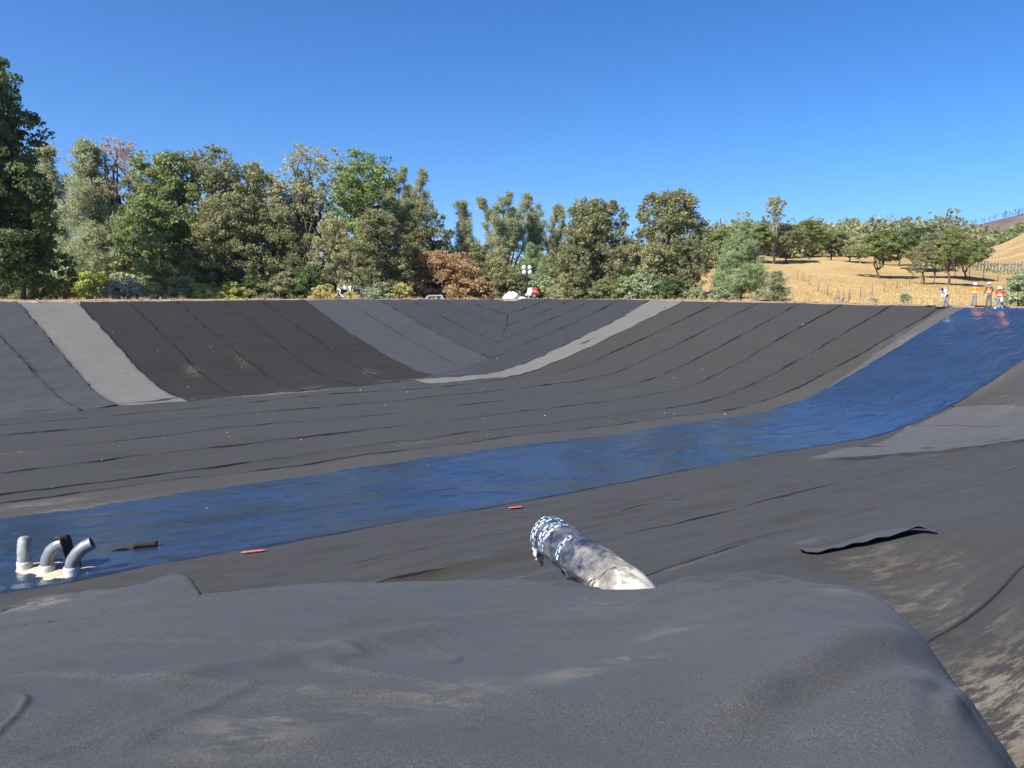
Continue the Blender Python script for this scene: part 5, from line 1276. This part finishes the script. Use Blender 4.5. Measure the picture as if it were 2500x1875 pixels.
# ================================================================== FENCES
PST = plain('rusty_steel_post', (.16, .10, .07), .8); WIRE = plain('fence_wire', (.22, .20, .18), .6, .5)
def fence(pts, label, posth=1.35, postr=.045, wires=4, pm=None):
    P = []
    for (px, Y) in pts:
        x_, _ = atY(px, Y); P.append((x_, Y, float(outer(np.array(x_), np.array(float(Y))))))
    e = empty('wire_fence', P[0], 0, label, 'fence'); o0 = np.array(P[0])
    for q in P:
        m_ = MB(); q = np.array(q) - o0; m_.tube([q + [0, 0, -.3], q + [random.uniform(-.06, .06), 0, posth * random.uniform(.92, 1.1)]], [postr, postr * .9], 6); m_.build('post', pm or PST, e)
    for w_ in range(wires):
        m_ = MB(); m_.tube([np.array(q) - o0 + [0, 0, posth * (.25 + .7 * w_ / max(1, wires - 1))] for q in P], .008, 4); m_.build('wire', WIRE, e)
def interp_pts(l, n):
    l = np.array(l, float); u = np.linspace(0, len(l) - 1, n); return [(float(np.interp(t_, range(len(l)), l[:, 0])), float(np.interp(t_, range(len(l)), l[:, 1]))) for t_ in u]
fence(interp_pts([(1945, 118), (1970, 112), (2010, 98), (2050, 86), (2075, 80)], 8), 'sagging wire fence running down the golden field toward the stump')
fence(interp_pts([(2050, 84), (2120, 96), (2200, 108), (2280, 116)], 9), 'wire fence climbing right from the stump to the oaks')
fence(interp_pts([(2330, 128), (2400, 128), (2470, 124), (2540, 122)], 7), 'tall deer fence in front of the vineyard at right', 2.3, .05, 5)
# vineyard trellis rows
VP = plain('grey_trellis_post', (.33, .32, .30), .8)
def vineyard(Y0, px0, px1, n, label, hh=1.7):
    mats = VP; x0, _ = atY(px0, Y0); g0 = float(outer(np.array(x0), np.array(float(Y0))))
    e = empty('vineyard_row', (x0, Y0, g0), 0, label, 'vineyard row', 'rows of the vineyard behind the workers')
    last = []
    for i in range(n):
        px = px0 + (px1 - px0) * i / (n - 1); x_, _ = atY(px, Y0); g = float(outer(np.array(x_), np.array(float(Y0))))
        m_ = MB(); m_.tube([(x_ - x0, 0, g - g0 - .2), (x_ - x0, 0, g - g0 + hh)], .06, 5); m_.build('post', mats, e); last.append((x_ - x0, 0, g - g0 + hh * .9))
    m_ = MB(); m_.tube(last, .015, 4); m_.build('wire', WIRE, e)
    r = np.random.default_rng(int(Y0)); C_ = np.array(last)[r.integers(0, len(last), 700)] * [1, 1, 1]; C_[:, 0] += r.uniform(-1, 1, 700) * (last[1][0] - last[0][0]); C_[:, 2] -= r.uniform(.0, .9, 700); C_[:, 1] += r.normal(size=700) * .2
    V, Fq = leaf_quads(C_, .16, r); raw_mesh('vines', V, Fq, LM['olive'], e, attrs={'tint': r.uniform(0, 1, len(V))})
for i, (Y0, lb) in enumerate([(160, 'nearest trellis row of the vineyard'), (167, 'second trellis row of the vineyard'), (175, 'third trellis row of the vineyard'), (184, 'fourth trellis row of the vineyard'), (230, 'trellis posts high on the vineyard slope below the golden hill')]):
    vineyard(Y0, 2355, 2560, 26, lb)

# dry weeds along the rims and in the field
def weeds(name, label, n, seed, region, size, mat):
    r = np.random.default_rng(seed); X = []; 
    s = r.uniform(region[0], region[1], n * 4); t = r.uniform(region[2], region[3], n * 4); d = sdf(s, t); ok = (d > region[4]) & (d < region[5]); s, t = s[ok][:n], t[ok][:n]
    x, y = xy(s, t); keep = fbm(x / 3, y / 3, seed, 2) > -.1; x, y = x[keep], y[keep]; z = outer(x, y)
    m_ = len(x); bl = 7; C = np.repeat(np.stack([x, y, z - .03], 1), bl, 0); C[:, :2] += r.normal(size=(m_ * bl, 2)) * size * .35
    tip = C + np.stack([r.normal(size=m_ * bl) * size * .4, r.normal(size=m_ * bl) * size * .4, size * r.uniform(.4, 1.3, m_ * bl)], 1)
    sd_ = r.normal(size=C.shape); sd_[:, 2] = 0; sd_ /= np.linalg.norm(sd_, axis=1)[:, None]; w_ = size * .07
    V = np.stack([C - sd_ * w_, C + sd_ * w_, tip], 1).reshape(-1, 3); o = raw_mesh(name, V, np.arange(len(V)).reshape(-1, 3), LM[mat], attrs={'tint': r.uniform(0, 1, len(V))})
    tag(o, label, 'dry grass', None, 'stuff')
weeds('dry_grass', 'dry straw grass growing over the bank and field beyond the rim', 26000, 71, (-40, 110, -10, 110, 23, 70), .38, 'drygrass')
weeds('rim_weeds', 'sparse dry weeds on the dirt edge of the basin', 2500, 72, (-40, 80, -10, 95, 20.5, 24), .16, 'drygrass')
# clods on the dirt rim
m_ = MB(); r = np.random.default_rng(9); V = []
a_ = np.array([(0, 0, 1), (.9, 0, .3), (.3, .85, .3), (-.75, .5, .3), (-.7, -.55, .35), (.3, -.9, .3), (0, 0, -.6)]); m_.add(a_, [(0, 1, 2), (0, 2, 3), (0, 3, 4), (0, 4, 5), (0, 5, 1), (6, 2, 1), (6, 3, 2), (6, 4, 3), (6, 5, 4), (6, 1, 5)])
cl0 = m_.build('earth_clod', plain('brown_clod', (.26, .18, .12), .95), None, False)
for i in range(150):
    s = r.uniform(-30, 80); t = r.uniform(-5, 90); 
    for _ in range(200):
        s = r.uniform(-20, 75); t = r.uniform(10, 85)
        if 19.9 < float(sdf(np.array(s), np.array(t))) < 21.6: break
    o = cl0 if i == 0 else cl0.copy()
    if i: COL.objects.link(o)
    x, y = xy(s, t); q = r.uniform(.05, .17); o.scale = (q * 1.4, q, q * .8); o.rotation_euler = (0, 0, r.uniform(0, 6)); o.location = (x, y, float(outer(np.array(x), np.array(y))) + q * .2)
    tag(o, 'brown lump of earth on the dirt rim of the basin', 'clod', 'earth clods along the dirt rim')

# ================================================================== AIR
m, nt, b = newmat('haze_air'); nt.nodes.remove(b)
pv = nt.nodes.new('ShaderNodeVolumePrincipled'); pv.inputs['Color'].default_value = (.86, .91, 1, 1); pv.inputs['Density'].default_value = .00009; pv.inputs['Anisotropy'].default_value = .3
L(nt, pv.outputs[0], nt.nodes['Material Output'].inputs['Volume'])
mb_ = MB(); mb_.box((0, 600, 126), (13000, 12800, 292)); o = mb_.build('haze', m, None, False); tag(o, 'thin dry summer haze over the hills', 'haze', None, 'stuff')


# ------------------------------------------------------------------ world, sun, render
SUN_AZ = R(-130); SUN_EL = R(43)
w = bpy.data.worlds.new('World'); scene.world = w; w.use_nodes = True
nt = w.node_tree; bg = nt.nodes['Background']
sky = nt.nodes.new('ShaderNodeTexSky'); sky.sky_type = 'NISHITA'; sky.sun_disc = False
sky.sun_elevation = SUN_EL; sky.sun_rotation = SUN_AZ % (2 * math.pi); sky.altitude = 300; sky.air_density = 1.0; sky.dust_density = .0; sky.ozone_density = 1.5
hs = nt.nodes.new('ShaderNodeHueSaturation'); hs.inputs['Saturation'].default_value = 1.34; hs.inputs['Value'].default_value = .71
tc = nt.nodes.new('ShaderNodeTexCoord'); vm = nt.nodes.new('ShaderNodeVectorMath'); vm.operation = 'ADD'; vm.inputs[1].default_value = (0, 0, .12)
L(nt, tc.outputs['Generated'], vm.inputs[0]); L(nt, vm.outputs[0], sky.inputs[0]); L(nt, sky.outputs[0], hs.inputs['Color']); gm = nt.nodes.new('ShaderNodeGamma'); gm.inputs[1].default_value = 1.3; L(nt, hs.outputs[0], gm.inputs[0]); L(nt, gm.outputs[0], bg.inputs[0]); bg.inputs[1].default_value = .10
sl = bpy.data.lights.new('sun', 'SUN'); sl.energy = 5.0; sl.angle = R(.53); sl.color = (1, .955, .88)
so = bpy.data.objects.new('sun', sl); COL.objects.link(so)
d = Vector((math.sin(SUN_AZ) * math.cos(SUN_EL), math.cos(SUN_AZ) * math.cos(SUN_EL), math.sin(SUN_EL)))
so.rotation_euler = d.to_track_quat('Z', 'Y').to_euler(); so.location = (-30, -30, 40)
scene.view_settings.view_transform = 'Standard'; scene.view_settings.look = 'None'; scene.view_settings.gamma = 1; scene.view_settings.exposure = 1.06
